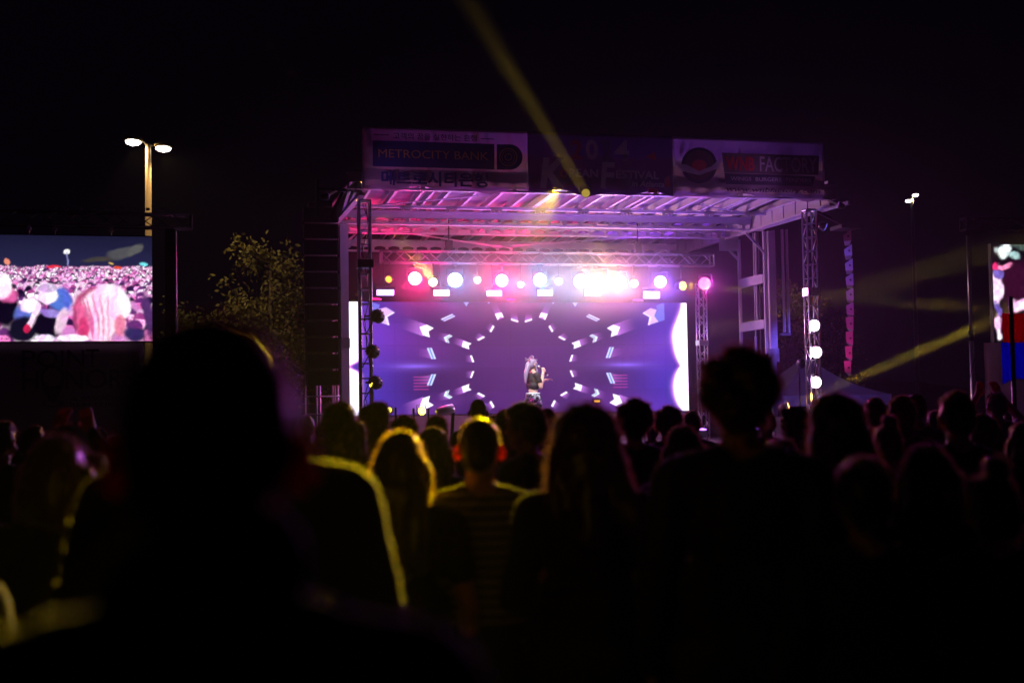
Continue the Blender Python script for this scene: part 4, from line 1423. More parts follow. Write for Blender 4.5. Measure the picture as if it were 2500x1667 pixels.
for px, Y, H, R_, sd, nl, lm, dn, lab in (
        (662, 47, 8.5, 1.75, 11, 4600, 1, .75, 'olive lit tree standing between the side screen and the speaker stack'),
        (490, 49, 6.0, 1.4, 4, 2600, 0, .8, 'smaller dim tree showing just left of the big man head'),
        (745, 50, 6.8, 2.0, 8, 4500, 1, 1, 'dark tree half hidden behind the left speaker stack'),
        (1938, 74, 10.6, 2.2, 21, 4200, 2, 1, 'amber lit tree seen through the right front tower'),
        (2045, 80, 8.6, 2.3, 22, 1500, 2, .45, 'nearly dark tree right of the front tower')):
    p = at(px, 800, Y)
    tree(p.x, Y, H, R_, sd, lab, nl, lm, dn)
# a canopy tent behind the right array
YTn = 31.0
ap, ec, er = at(2062, 880, YTn + 1.5), at(1893, 965, YTn), at(2150, 958, YTn)
CAN = mat('tent canvas', (.3, .3, .34), .6, 0, scale=2, var=.12, bump=.1)
tn = thing('canopy_tent', 'pale peaked canopy tent lit blue behind the right tower', 'tent', ((ec.x + er.x) / 2, YTn, 0))
x0, x1, yy0, yy1, ze, za_ = ec.x, ec.x + 3.0, YTn, YTn + 3.0, ec.z, ap.z + .12
cn = MB()
N_ = 12
apx = Vector(((x0 + x1) / 2, (yy0 + yy1) / 2, za_))
cor = [Vector((x0, yy0, ze)), Vector((x1, yy0, ze)), Vector((x1, yy1, ze)), Vector((x0, yy1, ze))]
for k in range(4):
    a, b = cor[k], cor[(k + 1) % 4]
    vs, fs = [], []
    for j in range(N_ + 1):
        for i in range(N_ + 1):
            e = a.lerp(b, i / N_)
            q = e.lerp(apx, j / N_)
            q.z -= .16 * math.sin(math.pi * j / N_) + .04 * math.sin(math.pi * i / N_) * (1 - j / N_)
            vs.append(q)
    for j in range(N_):
        for i in range(N_):
            fs.append((j * (N_ + 1) + i, j * (N_ + 1) + i + 1, (j + 1) * (N_ + 1) + i + 1, (j + 1) * (N_ + 1) + i))
    cn.add(vs, fs)
cn.build('canopy', CAN, tn, True)
for k in range(4):
    a, b = cor[k], cor[(k + 1) % 4]
    v = MB()
    vs = []
    for i in range(25):
        e = a.lerp(b, i / 24)
        o = Vector((0, .03 * math.sin(i * 1.7), 0))
        vs += [e + o * .2 + Vector((0, -.004, -.01)), e + o + Vector((0, -.004, -.26 - .02 * (i % 4 == 0)))]
    v.add(vs, [(2 * i, 2 * i + 2, 2 * i + 3, 2 * i + 1) for i in range(24)])
    v.build('valance', CAN, tn, True)
    MB().tube((a.x, a.y, 0), (a.x, a.y, a.z), .02, 8).build('leg', ALU, tn, True)
t = fixture('added_tent_lamp', 'stage light', 'violet wash lamp added behind the right tower to light the tent', Vector((pr.x + .3, YF + 1.6, 2.6)), (.3, 1, .05), .09, glass((.25, .15, 1), 3, 'tent'), None, None, arms=False)  # unseen lamp on a stand, added to turn the tent blue
spot(t, Vector((pr.x + .35, YF + 1.8, 2.62)), Vector((ec.x + 1.3, YTn, 2.6)), (.18, .1, 1), 300, 70, .05, .7)
MB().tube((pr.x + .3, YF + 1.7, 0), (pr.x + .3, YF + 1.7, 2.55), .02).build('stand', BODY, t)

# ------------------------------------------------------------------ people
SKIN = mat('skin', (.36, .17, .11), .5, 0, scale=8, var=.1, sss=.6)
SKIN2 = mat('light skin', (.62, .42, .34), .5, 0, scale=8, var=.08, sss=.2)
HAIR = mat('dark hair', (.014, .010, .008), .36, 0, scale=40, var=.5, sheen=.9)
HAIRN = mat('matte dark hair', (.01, .008, .007), .6, 0, scale=40, var=.5)
HAIRB = mat('brown hair', (.05, .025, .012), .36, 0, scale=40, var=.5, sheen=.9)
HAIRG = mat('greying hair', (.12, .11, .1), .45, 0, scale=40, var=.5, sheen=.3)
CLO = [mat('cloth %d' % i, c, .85, 0, scale=14, var=.3, bump=.25, sheen=.25) for i, c in enumerate(
    [(.012, .012, .015), (.03, .03, .06), (.05, .05, .055), (.09, .03, .03), (.2, .19, .19), (.03, .05, .04), (.15, .1, .07)])]
JEAN = mat('dark denim', (.02, .025, .045), .85, 0, scale=30, bump=.2)
SHOE = mat('shoe rubber', (.03, .03, .03), .6)
STRIPE = mat('striped cloth', (.05, .04, .05), .85, bump=.2)
PHONE = mat('phone case', (.01, .01, .012), .3)


def ico(r, c, sub=2, M=None):
    bm = bmesh.new()
    bmesh.ops.create_icosphere(bm, subdivisions=sub, radius=1)
    vs = [v.co.copy() for v in bm.verts]
    fs = [tuple(v.index for v in f.verts) for f in bm.faces]
    bm.free()
    return vs, fs


ICO = ico(1, (0, 0, 0))


STRAND = mat('back lit hair strand', (.1, .05, .025), .4)
translucent(STRAND, (.5, .28, .14), .6)
FUZZ = mat('cloth fuzz', (.1, .1, .1), .8)
translucent(FUZZ, (.4, .38, .35), .6)


def blob(parts, voxel, it=4, disp=None):
    """fuse tapered limbs and ellipsoids into one continuous skin"""
    b = MB()
    for q in parts:
        if q[0] == 'c':
            _, p0, r0, p1, r1 = q
            p0, p1 = Vector(p0), Vector(p1)
            d = (p1 - p0)
            L = max(1e-5, d.length)
            d /= L
            sx = d.orthogonal().normalized()
            uy = d.cross(sx)
            prof = []
            for i in range(5):
                a = math.pi / 2 * i / 4
                prof.append((-r0 * math.cos(a), max(.0006, r0 * math.sin(a))))
            for i in range(5):
                a = math.pi / 2 * i / 4
                prof.append((L + r1 * math.sin(a), max(.0006, r1 * math.cos(a))))
            n = 14
            vs = [p0 + d * t + (sx * math.cos(2 * math.pi * k / n) + uy * math.sin(2 * math.pi * k / n)) * r for t, r in prof for k in range(n)]
            fs = [(k * n + i, k * n + (i + 1) % n, (k + 1) * n + (i + 1) % n, (k + 1) * n + i) for k in range(len(prof) - 1) for i in range(n)]
            fs += [tuple(range(n - 1, -1, -1)), tuple((len(prof) - 1) * n + i for i in range(n))]
            b.add(vs, fs)
        else:
            c, r = Vector(q[1]), q[2]
            R = Euler(q[3]).to_matrix() if len(q) > 3 else Matrix.Identity(3)
            b.add([c + R @ Vector((v.x * r[0], v.y * r[1], v.z * r[2])) for v in ICO[0]], ICO[1])
    me = bpy.data.meshes.new('b')
    me.from_pydata(b.v, [], b.f)
    o = bpy.data.objects.new('b', me)
    COL.objects.link(o)
    m = o.modifiers.new('r', 'REMESH')
    m.mode = 'VOXEL'
    m.voxel_size = voxel
    m = o.modifiers.new('s', 'SMOOTH')
    m.factor = .5
    m.iterations = it
    dg = bpy.context.evaluated_depsgraph_get()
    out = bpy.data.meshes.new_from_object(o.evaluated_get(dg))
    bpy.data.objects.remove(o)
    bpy.data.meshes.remove(me)
    if disp:
        n = len(out.vertices)
        co = np.empty(n * 3)
        no = np.empty(n * 3)
        out.vertices.foreach_get('co', co)
        out.vertices.foreach_get('normal', no)
        co, no = co.reshape(-1, 3), no.reshape(-1, 3)
        amp, fr, str_ = disp
        h = np.array([noise.noise(Vector((p[0] * fr, p[1] * fr, p[2] * fr * str_))) + .5 * noise.noise(Vector((p[0] * fr * 2.3, p[1] * fr * 2.3, p[2] * fr * 2.3 * str_))) for p in co])
        co += no * (h * amp)[:, None]
        out.vertices.foreach_set('co', co.ravel())
    out.polygons.foreach_set('use_smooth', [True] * len(out.polygons))
    out.materials.clear()
    out.update()
    return out


def hand(w_, d, nrm, side, curl=.5, s=1.0):
    """palm, four fingers of unequal length and a thumb from the side of the palm"""
    w_, d, nrm = Vector(w_), Vector(d).normalized(), Vector(nrm).normalized()
    sd = d.cross(nrm).normalized() * side
    q = []
    offs = (-.03, -.01, .011, .03)
    lens = (.034, .042, .046, .040)
    rs = (.0078, .0088, .009, .0088)
    for o, L, r in zip(offs, lens, rs):
        k = w_ + d * .085 * s + sd * o * s
        q.append(('c', w_ + sd * o * .5 * s, .016 * s, k, .0125 * s))
        d1 = (d * math.cos(curl) + nrm * math.sin(curl)).normalized()
        d2 = (d * math.cos(curl * 2.4) + nrm * math.sin(curl * 2.4)).normalized()
        m_ = k + d1 * L * s
        q.append(('c', k, r * 1.1 * s, m_, r * s))
        q.append(('c', m_, r * s, m_ + d2 * L * .85 * s, r * .85 * s))
    t0 = w_ + d * .02 * s + sd * .022 * s
    t1 = t0 + (d * .6 + sd * .7 + nrm * .3).normalized() * .045 * s
    t2 = t1 + (d * .85 + sd * .1 + nrm * .5).normalized() * .032 * s
    q += [('c', t0, .014 * s, t1, .0115 * s), ('c', t1, .0105 * s, t2, .009 * s)]
    return q


ARMS = {   # elbow, wrist, hand direction, palm normal for the +x side
    'down': ((.245, -.03, 1.13), (.255, .03, .88), (0, .1, -1), (-1, 0, 0)),
    'phone': ((.235, .14, 1.17), (.09, .30, 1.42), (-.15, .1, 1), (0, 1, 0)),
    'front': ((.25, .02, 1.14), (.10, .22, 1.10), (-1, .25, .05), (0, 1, .1)),
    'raised': ((.33, .06, 1.60), (.25, .12, 1.84), (-.1, .1, 1), (0, 1, 0)),
    'over': ((.27, .16, 1.52), (.10, .22, 1.74), (-.35, .1, 1), (0, 1, 0)),
}
PERSON = {}


def arm_parts(pose, s, infl=0, upper_only=False):
    el, wr, hd, hn = [Vector((v[0] * s, v[1], v[2])) for v in ARMS[pose]]
    sh = Vector((.178 * s, -.005, 1.415))
    q = [('c', sh, .054 + infl, el, .039 + infl)]
    if upper_only:
        mid = sh.lerp(el, .62)
        return [('c', sh, .056 + infl, mid, .048 + infl)]
    q.append(('c', el, .039 + infl, el.lerp(wr, .35), .041 + infl))
    q.append(('c', el.lerp(wr, .35), .041 + infl, wr, .026 + infl))
    if not infl:
        q += hand(wr, hd, hn, s if pose != 'down' else s, .45)
    return q


def make_body(kind, arms, stance=0):
    fem = kind == 'f'
    sw = .93 if fem else 1.0
    q = []
    for s in (-1, 1):
        hx = .095
        q += [('c', (hx * s, 0, .90), .088, (.1 * s, .01 + stance * s * .05, .50), .056), ('c', (.1 * s, .01 + stance * s * .05, .50), .056, (.105 * s, -.01, .36), .058),
              ('c', (.105 * s, -.012, .36), .058, (.11 * s, -.02, .09), .037), ('c', (.11 * s, -.04, .04), .038, (.125 * s, .13, .03), .03)]
        pose = arms[0] if s < 0 else arms[1]
        q += arm_parts(pose, s)
        q += [('c', (.03 * s, -.015, 1.48), .048, (.15 * s, -.012, 1.425), .048), ('e', (.085 * s, .085 if not fem else .09, 1.30), (.075, .045 if not fem else .06, .07 if not fem else .062))]
        q += [('e', (.084 * s, -.004, 1.63), (.0085, .021, .033), (0, 0, .75 * s)), ('e', (.032 * s, .093, 1.647), (.014, .012, .009)), ('c', (.015 * s, .105, 1.668), .009, (.045 * s, .092, 1.668), .008), ('e', (.045 * s, .07, 1.61), (.024, .025, .03))]
    q += [('e', (0, 0, 1.32), (.168 * sw, .108, .19)), ('e', (0, 0, 1.10), (.138 * sw * (.92 if fem else 1), .098, .2)), ('e', (0, -.01, .95), (.162, .115, .12)),
          ('c', (-.14 * sw, -.005, 1.40), .062, (.14 * sw, -.005, 1.40), .062), ('c', (0, -.015, 1.42), .062, (0, .008, 1.56), .053 if not fem else .046),
          ('e', (0, .008, 1.655), (.076, .095, .1)), ('e', (0, .045, 1.585), (.055, .056, .055)), ('e', (0, .085, 1.548), (.024, .022, .02)),
          ('c', (0, .102, 1.65), .009, (0, .118, 1.617), .014), ('e', (0, .102, 1.583), (.023, .01, .0065)), ('e', (0, .100, 1.574), (.02, .01, .0065))]
    return blob(q, .0072, 3)


def make_shirt(kind, arms, long_=False):
    fem = kind == 'f'
    sw = .93 if fem else 1.0
    q = []
    for s in (-1, 1):
        pose = arms[0] if s < 0 else arms[1]
        if long_:
            el, wr = [Vector((v[0] * s, v[1], v[2])) for v in ARMS[pose][:2]]
            q += [('c', (.178 * s, -.005, 1.415), .07, el, .055), ('c', el, .055, el.lerp(wr, .93), .038)]
        else:
            el = Vector((ARMS[pose][0][0] * s, ARMS[pose][0][1], ARMS[pose][0][2]))
            sh = Vector((.178 * s, -.005, 1.415))
            q += [('c', sh, .068, sh.lerp(el, .6), .062)]
        q += [('c', (.055 * s, -.015, 1.462), .06, (.15 * s, -.012, 1.425), .068), ('e', (.085 * s, .088, 1.30), (.082, .052, .078))]
    q += [('e', (0, 0, 1.32), (.182 * sw, .122, .19)), ('c', (-.065, -.005, 1.12), .118, (.065, -.005, 1.12), .118), ('c', (-.065, -.01, 1.02), .122, (.065, -.01, 1.02), .122), ('c', (-.06, -.013, .93), .145, (.06, -.013, .93), .145),
          ('c', (-.14 * sw, -.005, 1.40), .072, (.14 * sw, -.005, 1.40), .072)]
    return strands(blob(q, .011, 4, (.008, 9, .5)), 5200, .007, 3, .0, .0008, FUZZ)


def make_legs(wide=1.0):
    q = [('c', (-.06, -.015, .935), .145, (.06, -.015, .935), .145), ('c', (-.085, -.03, .87), .115, (.085, -.03, .87), .115)]
    for s in (-1, 1):
        q += [('c', (.092 * s, -.003, .88), .108 * wide, (.1 * s, .01, .50), .07 * wide), ('c', (.1 * s, .01, .50), .07 * wide, (.108 * s, -.015, .12), .055 * wide)]
    return blob(q, .011, 4, (.006, 11, .4))


def make_shoes(s):
    return blob([('c', (.11 * s, -.05, .045), .044, (.125 * s, .14, .035), .034), ('c', (.108 * s, -.03, .04), .045, (.11 * s, -.025, .1), .042)], .009, 3)


def strands(me, n, L, seed, down=.3, w0=.0012, smat=None):
    """fine flyaway hairs rising from the hair surface"""
    rg = random.Random(seed)
    vs, fs = [], []
    nv = len(me.vertices)
    base = [(v.co.copy(), v.normal.copy()) for v in me.vertices]
    for _ in range(n):
        c, nn = base[rg.randrange(nv)]
        d = (nn + Vector((rg.gauss(0, .45), rg.gauss(0, .45), rg.gauss(-down, .35)))).normalized()
        l = L * rg.uniform(.4, 1.2)
        sd = d.orthogonal().normalized() * w0
        m = c + d * l * .55
        e = m + (d + Vector((rg.gauss(0, .3), rg.gauss(0, .3), -.5))).normalized() * l * .45
        k = len(vs)
        vs += [c - sd, c + sd, m + sd * .7, m - sd * .7, e]
        fs += [(k, k + 1, k + 2, k + 3), (k + 3, k + 2, k + 4)]
    bm = bmesh.new()
    bm.from_mesh(me)
    nb = len(bm.verts)
    bv = [bm.verts.new(v) for v in vs]
    for f in fs:
        fc = bm.faces.new([bv[i] for i in f])
        fc.material_index = 1
    bm.to_mesh(me)
    bm.free()
    me.materials.append(HAIR)
    me.materials.append(smat or STRAND)
    me.update()
    return me


def make_hair(kind, seed=0):
    rg = random.Random(seed + 77)
    cap = [('e', (0, -.006, 1.672), (.086, .104, .1)), ('e', (0, -.05, 1.63), (.078, .066, .085)), ('c', (-.035, .07, 1.722), .03, (.035, .07, 1.722), .03)]
    if kind == 'short':
        q = cap + [('e', (.072, .0, 1.665), (.016, .04, .03)), ('e', (-.072, .0, 1.665), (.016, .04, .03)), ('e', (.01, .03, 1.752), (.055, .06, .026))]
        return strands(blob(q, .009, 3, (.007, 30, .6)), 2600, .014, seed, .1)
    if kind == 'spiky':
        q = cap + [('e', (0, -.0, 1.745), (.07, .08, .04))]
        return strands(blob(q, .009, 2, (.012, 38, .7)), 3600, .026, seed, -.4, .0018)
    if kind == 'crop':
        q = [('e', (0, -.004, 1.668), (.0805, .0995, .097)), ('e', (0, -.05, 1.625), (.07, .058, .075))]
        return strands(blob(q, .009, 3, (.002, 40, 1)), 2200, .006, seed, .1)
    if kind == 'long':
        q = cap + [('e', (0, -.045, 1.62), (.095, .085, .13)), ('c', (-.05, -.075, 1.55), .058, (-.07, -.1, 1.28), .035), ('c', (.05, -.075, 1.55), .058, (.07, -.1, 1.28), .035),
                   ('c', (0, -.085, 1.55), .062, (0, -.115, 1.25), .04), ('c', (-.08, .0, 1.63), .03, (-.105, .01, 1.36), .028), ('c', (.08, .0, 1.63), .03, (.105, .01, 1.36), .028)]
        return strands(blob(q, .01, 3, (.012, 26, .25)), 3200, .022, seed, .7)
    if kind == 'bob':
        q = cap + [('e', (0, -.045, 1.62), (.104, .09, .11)), ('c', (-.085, -.01, 1.64), .035, (-.1, .01, 1.49), .034), ('c', (.085, -.01, 1.64), .035, (.1, .01, 1.49), .034), ('c', (-.05, -.07, 1.56), .06, (.05, -.07, 1.53), .06)]
        return strands(blob(q, .01, 3, (.012, 24, .3)), 3000, .022, seed, .5)
    if kind == 'curly':
        q = list(cap)
        for _ in range(46):
            a, z = rg.uniform(0, 6.28), rg.uniform(-.35, 1)
            k = math.sqrt(max(0, 1 - z * z))
            c = Vector((math.cos(a) * k * .09, math.sin(a) * k * .098 - .015, 1.672 + z * .092))
            if c.y > .06 and c.z < 1.70:
                continue
            q.append(('e', c, (rg.uniform(.018, .03),) * 3))
        return strands(blob(q, .008, 2, (.012, 45, 1)), 3800, .03, seed, 0, .0016)
    if kind == 'bun':
        q = cap + [('e', (0, -.06, 1.79), (.045, .045, .04)), ('c', (0, -.05, 1.73), .04, (0, -.06, 1.78), .03), ('c', (-.04, -.07, 1.58), .035, (.04, -.07, 1.58), .035)]
        return strands(blob(q, .009, 3, (.008, 30, .5)), 2600, .02, seed, .2)
    if kind == 'pony':
        q = cap + [('c', (0, -.11, 1.70), .03, (0, -.15, 1.66), .035), ('c', (0, -.15, 1.66), .038, (0, -.14, 1.42), .018)]
        return strands(blob(q, .009, 3, (.008, 30, .4)), 2600, .018, seed, .4)
    if kind == 'cap':
        q = [('e', (0, -.004, 1.678), (.088, .107, .092)), ('c', (-.04, .11, 1.69), .008, (.04, .11, 1.69), .008), ('e', (0, .125, 1.687), (.068, .07, .007), (.15, 0, 0))]
        return blob(q, .007, 2)
    if kind == 'wide':      # loose hair tied half up, falling outward over the shoulders
        q = cap + [('e', (0, -.03, 1.66), (.108, .11, .115)), ('e', (0, -.05, 1.59), (.125, .1, .11)), ('c', (.07, -.06, 1.55), .065, (.15, -.08, 1.40), .045), ('c', (-.06, -.06, 1.55), .055, (-.09, -.08, 1.42), .04), ('c', (0, -.08, 1.55), .07, (.02, -.11, 1.36), .05)]
        return strands(blob(q, .01, 3, (.014, 20, .35)), 4200, .032, seed, .4)


def cached(key, fn, *a):
    if key not in PERSON:
        PERSON[key] = fn(*a)
    return PERSON[key]


def child(me, name, m, parent):
    o = bpy.data.objects.new(name, me)
    COL.objects.link(o)
    o.parent = parent
    if not me.materials:
        me.materials.append(m)
    o.material_slots[0].link = 'OBJECT'
    o.material_slots[0].material = m
    return o


HT = 1.772     # crown of the built figure


def person(px, ytop, depth, label, kind='m', arms=('down', 'down'), hair='short', yaw=0, top=0, hm=HAIR, long_=False, skin=SKIN, jm=None, grp='people in the audience', hmin=1.48, hmax=1.9, fix=None):
    p = at(px, ytop, depth)
    hx = {'bun': .06, 'curly': .02, 'spiky': .02, 'cap': .0}.get(hair, 0)
    h = min(hmax, max(hmin, p.z))
    s = h / (HT + hx)
    t = bpy.data.objects.new('person', None)
    COL.objects.link(t)
    t.location = (p.x, depth, 0)
    t.scale = (s, s, s)
    t.rotation_euler = (0, 0, rad(-14 - yaw) if fix is None else rad(fix))
    tag(t, label, 'person', grp)
    body = cached(('b', kind, arms), make_body, kind, arms)
    child(body, 'body', skin, t)
    child(cached(('s', kind, arms, long_), make_shirt, kind, arms, long_), 'shirt', CLO[top] if isinstance(top, int) else top, t)
    child(cached('legs', make_legs), 'trousers', jm or JEAN, t)
    for sd in (-1, 1):
        child(cached(('shoe', sd), make_shoes, sd), 'shoe', SHOE, t)
    if hair == 'cap':
        child(cached('hcrop', make_hair, 'crop'), 'hair', HAIR, t)
        child(cached('hcap', make_hair, 'cap'), 'cap', hm, t)
    elif hair:
        child(cached('h' + hair, make_hair, hair), 'hair', hm, t)
    if abs(p.z - h) > .02:
        print('HEIGHT', label, round(p.z, 3), '->', round(h, 3))
    return t


D, PH, FR, RS, OV = 'down', 'phone', 'front', 'raised', 'over'
REDCAP = mat('red cap cloth', (.3, .02, .02), .8)
MATTE = mat('matte black cloth', (.014, .012, .012), 1, 0, scale=20, var=.3, bump=.3, spec=.15)
CREW = [
    # column, crown row, distance, label, kind, arms, hair, turn, top
    (512, 742, 1.27, 'big blurred man with cropped hair filling the lower left, yellow light on his ear', 'm', (D, D), 'crop', -3, 'matte'),
    (560, 786, 3.0, 'man hidden behind the big blurred head, bright yellow line along his shoulder', 'm', (D, D), 'crop', -8, 2),
    (829, 980, 6.6, 'round dark head with a thin yellow crescent on its right side', 'm', (D, D), 'bob', -5, 0),
    (912, 983, 7.2, 'man beside the lower left lamp tower, face turned slightly right', 'm', (D, D), 'short', 22, 5),
    (985, 1013, 10.4, 'far curly haired head left of the yellow floor lamp', 'm', (D, D), 'curly', 0, 0),
    (1066, 1015, 10.2, 'far spiky haired head right under the silver moving head', 'm', (D, D), 'spiky', 4, 2),
    (975, 1047, 4.7, 'long haired woman whose whole crown is outlined in yellow', 'f', (D, D), 'long', -4, 0),
    (1056, 1040, 6.9, 'long haired woman just right of the yellow outlined crown', 'f', (D, D), 'long', 6, 1),
    (1169, 1012, 4.75, 'man with visible ears and a thick yellow arc over his head', 'm', (D, D), 'crop', 0, 'stripe'),
    (1167, 971, 12.9, 'tallest far head, ringed in purple, above the yellow arced man', 'm', (D, D), 'crop', 0, 0),
    (1232, 1000, 10.4, 'far dark head left of the man seen in profile', 'm', (D, D), 'short', 0, 2),
    (1286, 983, 6.8, 'man in profile facing left below the singer, orange light on his hair', 'm', (D, FR), 'short', -62, 0),
    (1334, 997, 10.2, 'far head close behind the man in profile', 'f', (D, D), 'bob', 0, 3),
    (1432, 985, 4.2, 'blurred woman with wide loose hair right of the singer', 'f', (FR, D), 'wide', 10, 0),
    (1547, 972, 7.9, 'woman with a high bun in front of the right half of the stage screen', 'f', (D, D), 'curly', 0, 0),
    (1630, 990, 10.0, 'far round head at the lower right corner of the stage screen', 'm', (D, D), 'curly', 5, 2),
    (1688, 1004, 12.0, 'small far head just left of the big curly haired man', 'm', (D, D), 'short', 0, 1),
    (1668, 1040, 6.2, 'short dark haired woman close at the left shoulder of the curly haired man', 'f', (D, D), 'bob', -6, 0),
    (1800, 843, 3.75, 'tall curly haired man standing highest right of the stage', 'm', (D, D), 'curly', 3, 0),
    (2037, 960, 4.9, 'woman with a broad dark mane below the right loudspeaker stack', 'f', (D, D), 'wide', -4, 0),
    (2135, 972, 9.5, 'person holding up a phone right of the broad dark mane', 'm', (PH, PH), 'short', 3, 1),
    (2200, 967, 8.2, 'dark round head between the phone holder and the red cap', 'm', (D, D), 'short', 0, 0),
    (2234, 960, 10.2, 'person in a dull red cap edged with purple light', 'm', (D, D), 'cap', 0, 3),
    (2335, 957, 6.1, 'broad shouldered man standing in front of the slim mast', 'm', (D, D), 'short', 0, 0),
    (2433, 957, 11.5, 'person with both arms raised over the head below the edge screen', 'm', (OV, OV), 'short', 0, 1),
    (2500, 1030, 6.8, 'person cut by the right picture edge beside the flag pole', 'f', (D, D), 'bob', 0, 0),
    (2830, 960, 2.3, 'very near person at the bottom right corner, only an arm in view', 'm', (D, D), 'short', 0, 6),
    (140, 1062, 4.3, 'short person in black below the pin mark banner, arms overhead', 'f', (D, D), 'bob', 0, 0),
    (150, 1040, 7.6, 'person making a pointed roof with both arms below the map pin', 'f', (OV, OV), 'short', 0, 0),
    (79, 1041, 9.8, 'dark head at the far left below the letters of the banner', 'm', (D, D), 'short', 0, 2),
    (2, 1030, 8.6, 'head cut by the left picture edge with a violet cheek line', 'm', (D, D), 'short', 10, 0),
    (241, 1042, 12.0, 'small far head left of the big blurred ear', 'm', (D, D), 'cap', 0, 2),
    (285, 1061, 8.0, 'round head partly behind the big blurred ear', 'f', (D, D), 'bob', 0, 0),
    (215, 1110, 5.6, 'person left of the big man with a thin violet shoulder line', 'm', (D, D), 'short', 0, 1),
    (-225, 1120, 3.3, 'person at the lower left edge, yellow light on the shoulder', 'm', (D, D), 'short', 0, 0),
    (1940, 990, 9.2, 'person lit magenta between the curly haired man and the dark mane', 'f', (D, D), 'long', -50, 4),
    (745, 1005, 11.0, 'far bald head below the left loudspeaker stack', 'm', (D, D), None, 0, 2),
    (1140, 1030, 14.0, 'far head between the spiky haired one and the purple ringed one', 'f', (D, D), 'long', 0, 0),
    (1205, 1012, 13.0, 'small far head with light flecks right of the purple ringed one', 'f', (D, D), 'pony', 0, 1),
    (1500, 1022, 13.0, 'far small head half hidden by the woman with wide loose hair', 'm', (D, D), 'short', 0, 1),
    (1590, 1018, 13.0, 'small far head in the gap left of the round head at the screen corner', 'f', (D, D), 'pony', 0, 2),
    (2080, 1000, 12.5, 'far short head behind the broad dark mane on its right', 'f', (D, D), 'bob', 0, 1),
    (2165, 1012, 6.9, 'short woman low between the phone holder and the dark round head', 'f', (D, D), 'bun', 0, 0),
    (2285, 1000, 11.0, 'far pony tailed head left of the broad shouldered man', 'f', (D, D), 'pony', 0, 4),
    (2400, 1010, 8.5, 'woman right of the broad shouldered man with a lit violet arm', 'f', (FR, FR), 'bob', -20, 4),
    (2465, 1000, 13.0, 'far head right under the blue part of the flag', 'm', (D, D), 'short', 0, 1),
    (855, 1020, 12.0, 'far head peeping between the crescent head and the profile man by the tower', 'f', (D, D), 'bob', 0, 2),
    (1405, 1010, 12.5, 'far head hidden mostly behind the wide loose hair', 'm', (D, D), 'spiky', 0, 0),
    (1870, 1000, 11.5, 'far head behind the curly haired man on his right', 'm', (D, D), 'short', 0, 0),
    (2262, 1085, 3.9, 'short person in black standing low in front of the broad shouldered man', 'f', (D, D), 'bob', 0, 0),
    (2105, 1120, 3.4, 'small person in black low at the lower right, below the phone holder', 'f', (D, D), 'short', 0, 0),
    (1905, 1075, 4.6, 'person in black close behind the right arm of the curly haired man', 'm', (D, D), 'short', 0, 0),
    (2420, 1110, 3.6, 'person in black low in front of the flag pole', 'f', (D, D), 'bun', 0, 0),
    (40, 1052, 13.0, 'far small head between the two leftmost heads', 'f', (D, D), 'bob', 0, 1),
]
SM = mat('striped shirt', (.05, .045, .05), .85, bump=.2)
_nt = SM.node_tree
_w = _nt.nodes.new('ShaderNodeTexWave')
_w.bands_direction = 'Z'
_w.inputs['Scale'].default_value = 9
_cr = _nt.nodes.new('ShaderNodeMix')
_cr.data_type = 'RGBA'
_cr.inputs[6].default_value = (.02, .02, .03, 1)
_cr.inputs[7].default_value = (.18, .15, .16, 1)
_nt.links.new(_nt.nodes['Texture Coordinate'].outputs['Object'], _w.inputs[0])
_nt.links.new(_w.outputs['Fac'], _cr.inputs[0])
_nt.links.new(_cr.outputs[2], _nt.nodes['Principled BSDF'].inputs['Base Color'])
for i, (px, yt, dp, lab, kd, ar, hr, yw, tp) in enumerate(CREW):
    hmat = REDCAP if 'red cap' in lab else (CLO[2] if hr == 'cap' else (HAIRB if 'wide' in str(hr) and px < 1500 else (HAIRN if i in (0, 1) else (HAIR if i % 3 else HAIRB))))
    o = person(px, yt, dp, lab, kd, ar, hr, yw, SM if tp == 'stripe' else (MATTE if tp == 'matte' else tp), hmat, long_=(i % 3 == 1 or (dp < 4.2 and 'wide loose' not in lab)))
    if i == 1:
        o.scale.x *= 1.2
    if i == 0:
        child(blob([('c', (0, -.02, 1.43), .098, (0, -.012, 1.50), .082), ('c', (-.03, -.03, 1.5), .065, (.03, -.03, 1.54), .062)], .01, 4), 'collar', MATTE, o)
    if PH in ar:
        s = o.scale.x
        m = Matrix.Translation(o.location) @ o.rotation_euler.to_matrix().to_4x4() @ Matrix.Scale(s, 4)
        q = m @ Vector((0, .335, 1.53))
        t = thing('mobile_phone', 'dark phone held up by the person right of the broad mane', 'phone', q, o.rotation_euler.z)
        MB().box((q.x - .075, q.y - .004, q.z - .037), (q.x + .075, q.y + .004, q.z + .037)).build('case', PHONE, t)
        MB().box((q.x - .07, q.y - .0065, q.z - .033), (q.x + .07, q.y - .0045, q.z + .033)).build('display', mat('phone display', (.02, .02, .02), .3, em=(.3, .1, .5), st=.25), t)

# ------------------------------------------------------------------ the singer
sp = at(1300, 874, 27.2)
hS = sp.z - DZ
sing = bpy.data.objects.new('person', None)
COL.objects.link(sing)
sing.location = (sp.x, 27.2, DZ)
ss = hS / HT
sing.scale = (ss, ss, ss)
sing.rotation_euler = (0, 0, rad(-72))
tag(sing, 'woman singing into a microphone on stage in black top and sequin skirt, lavender hair', 'person')
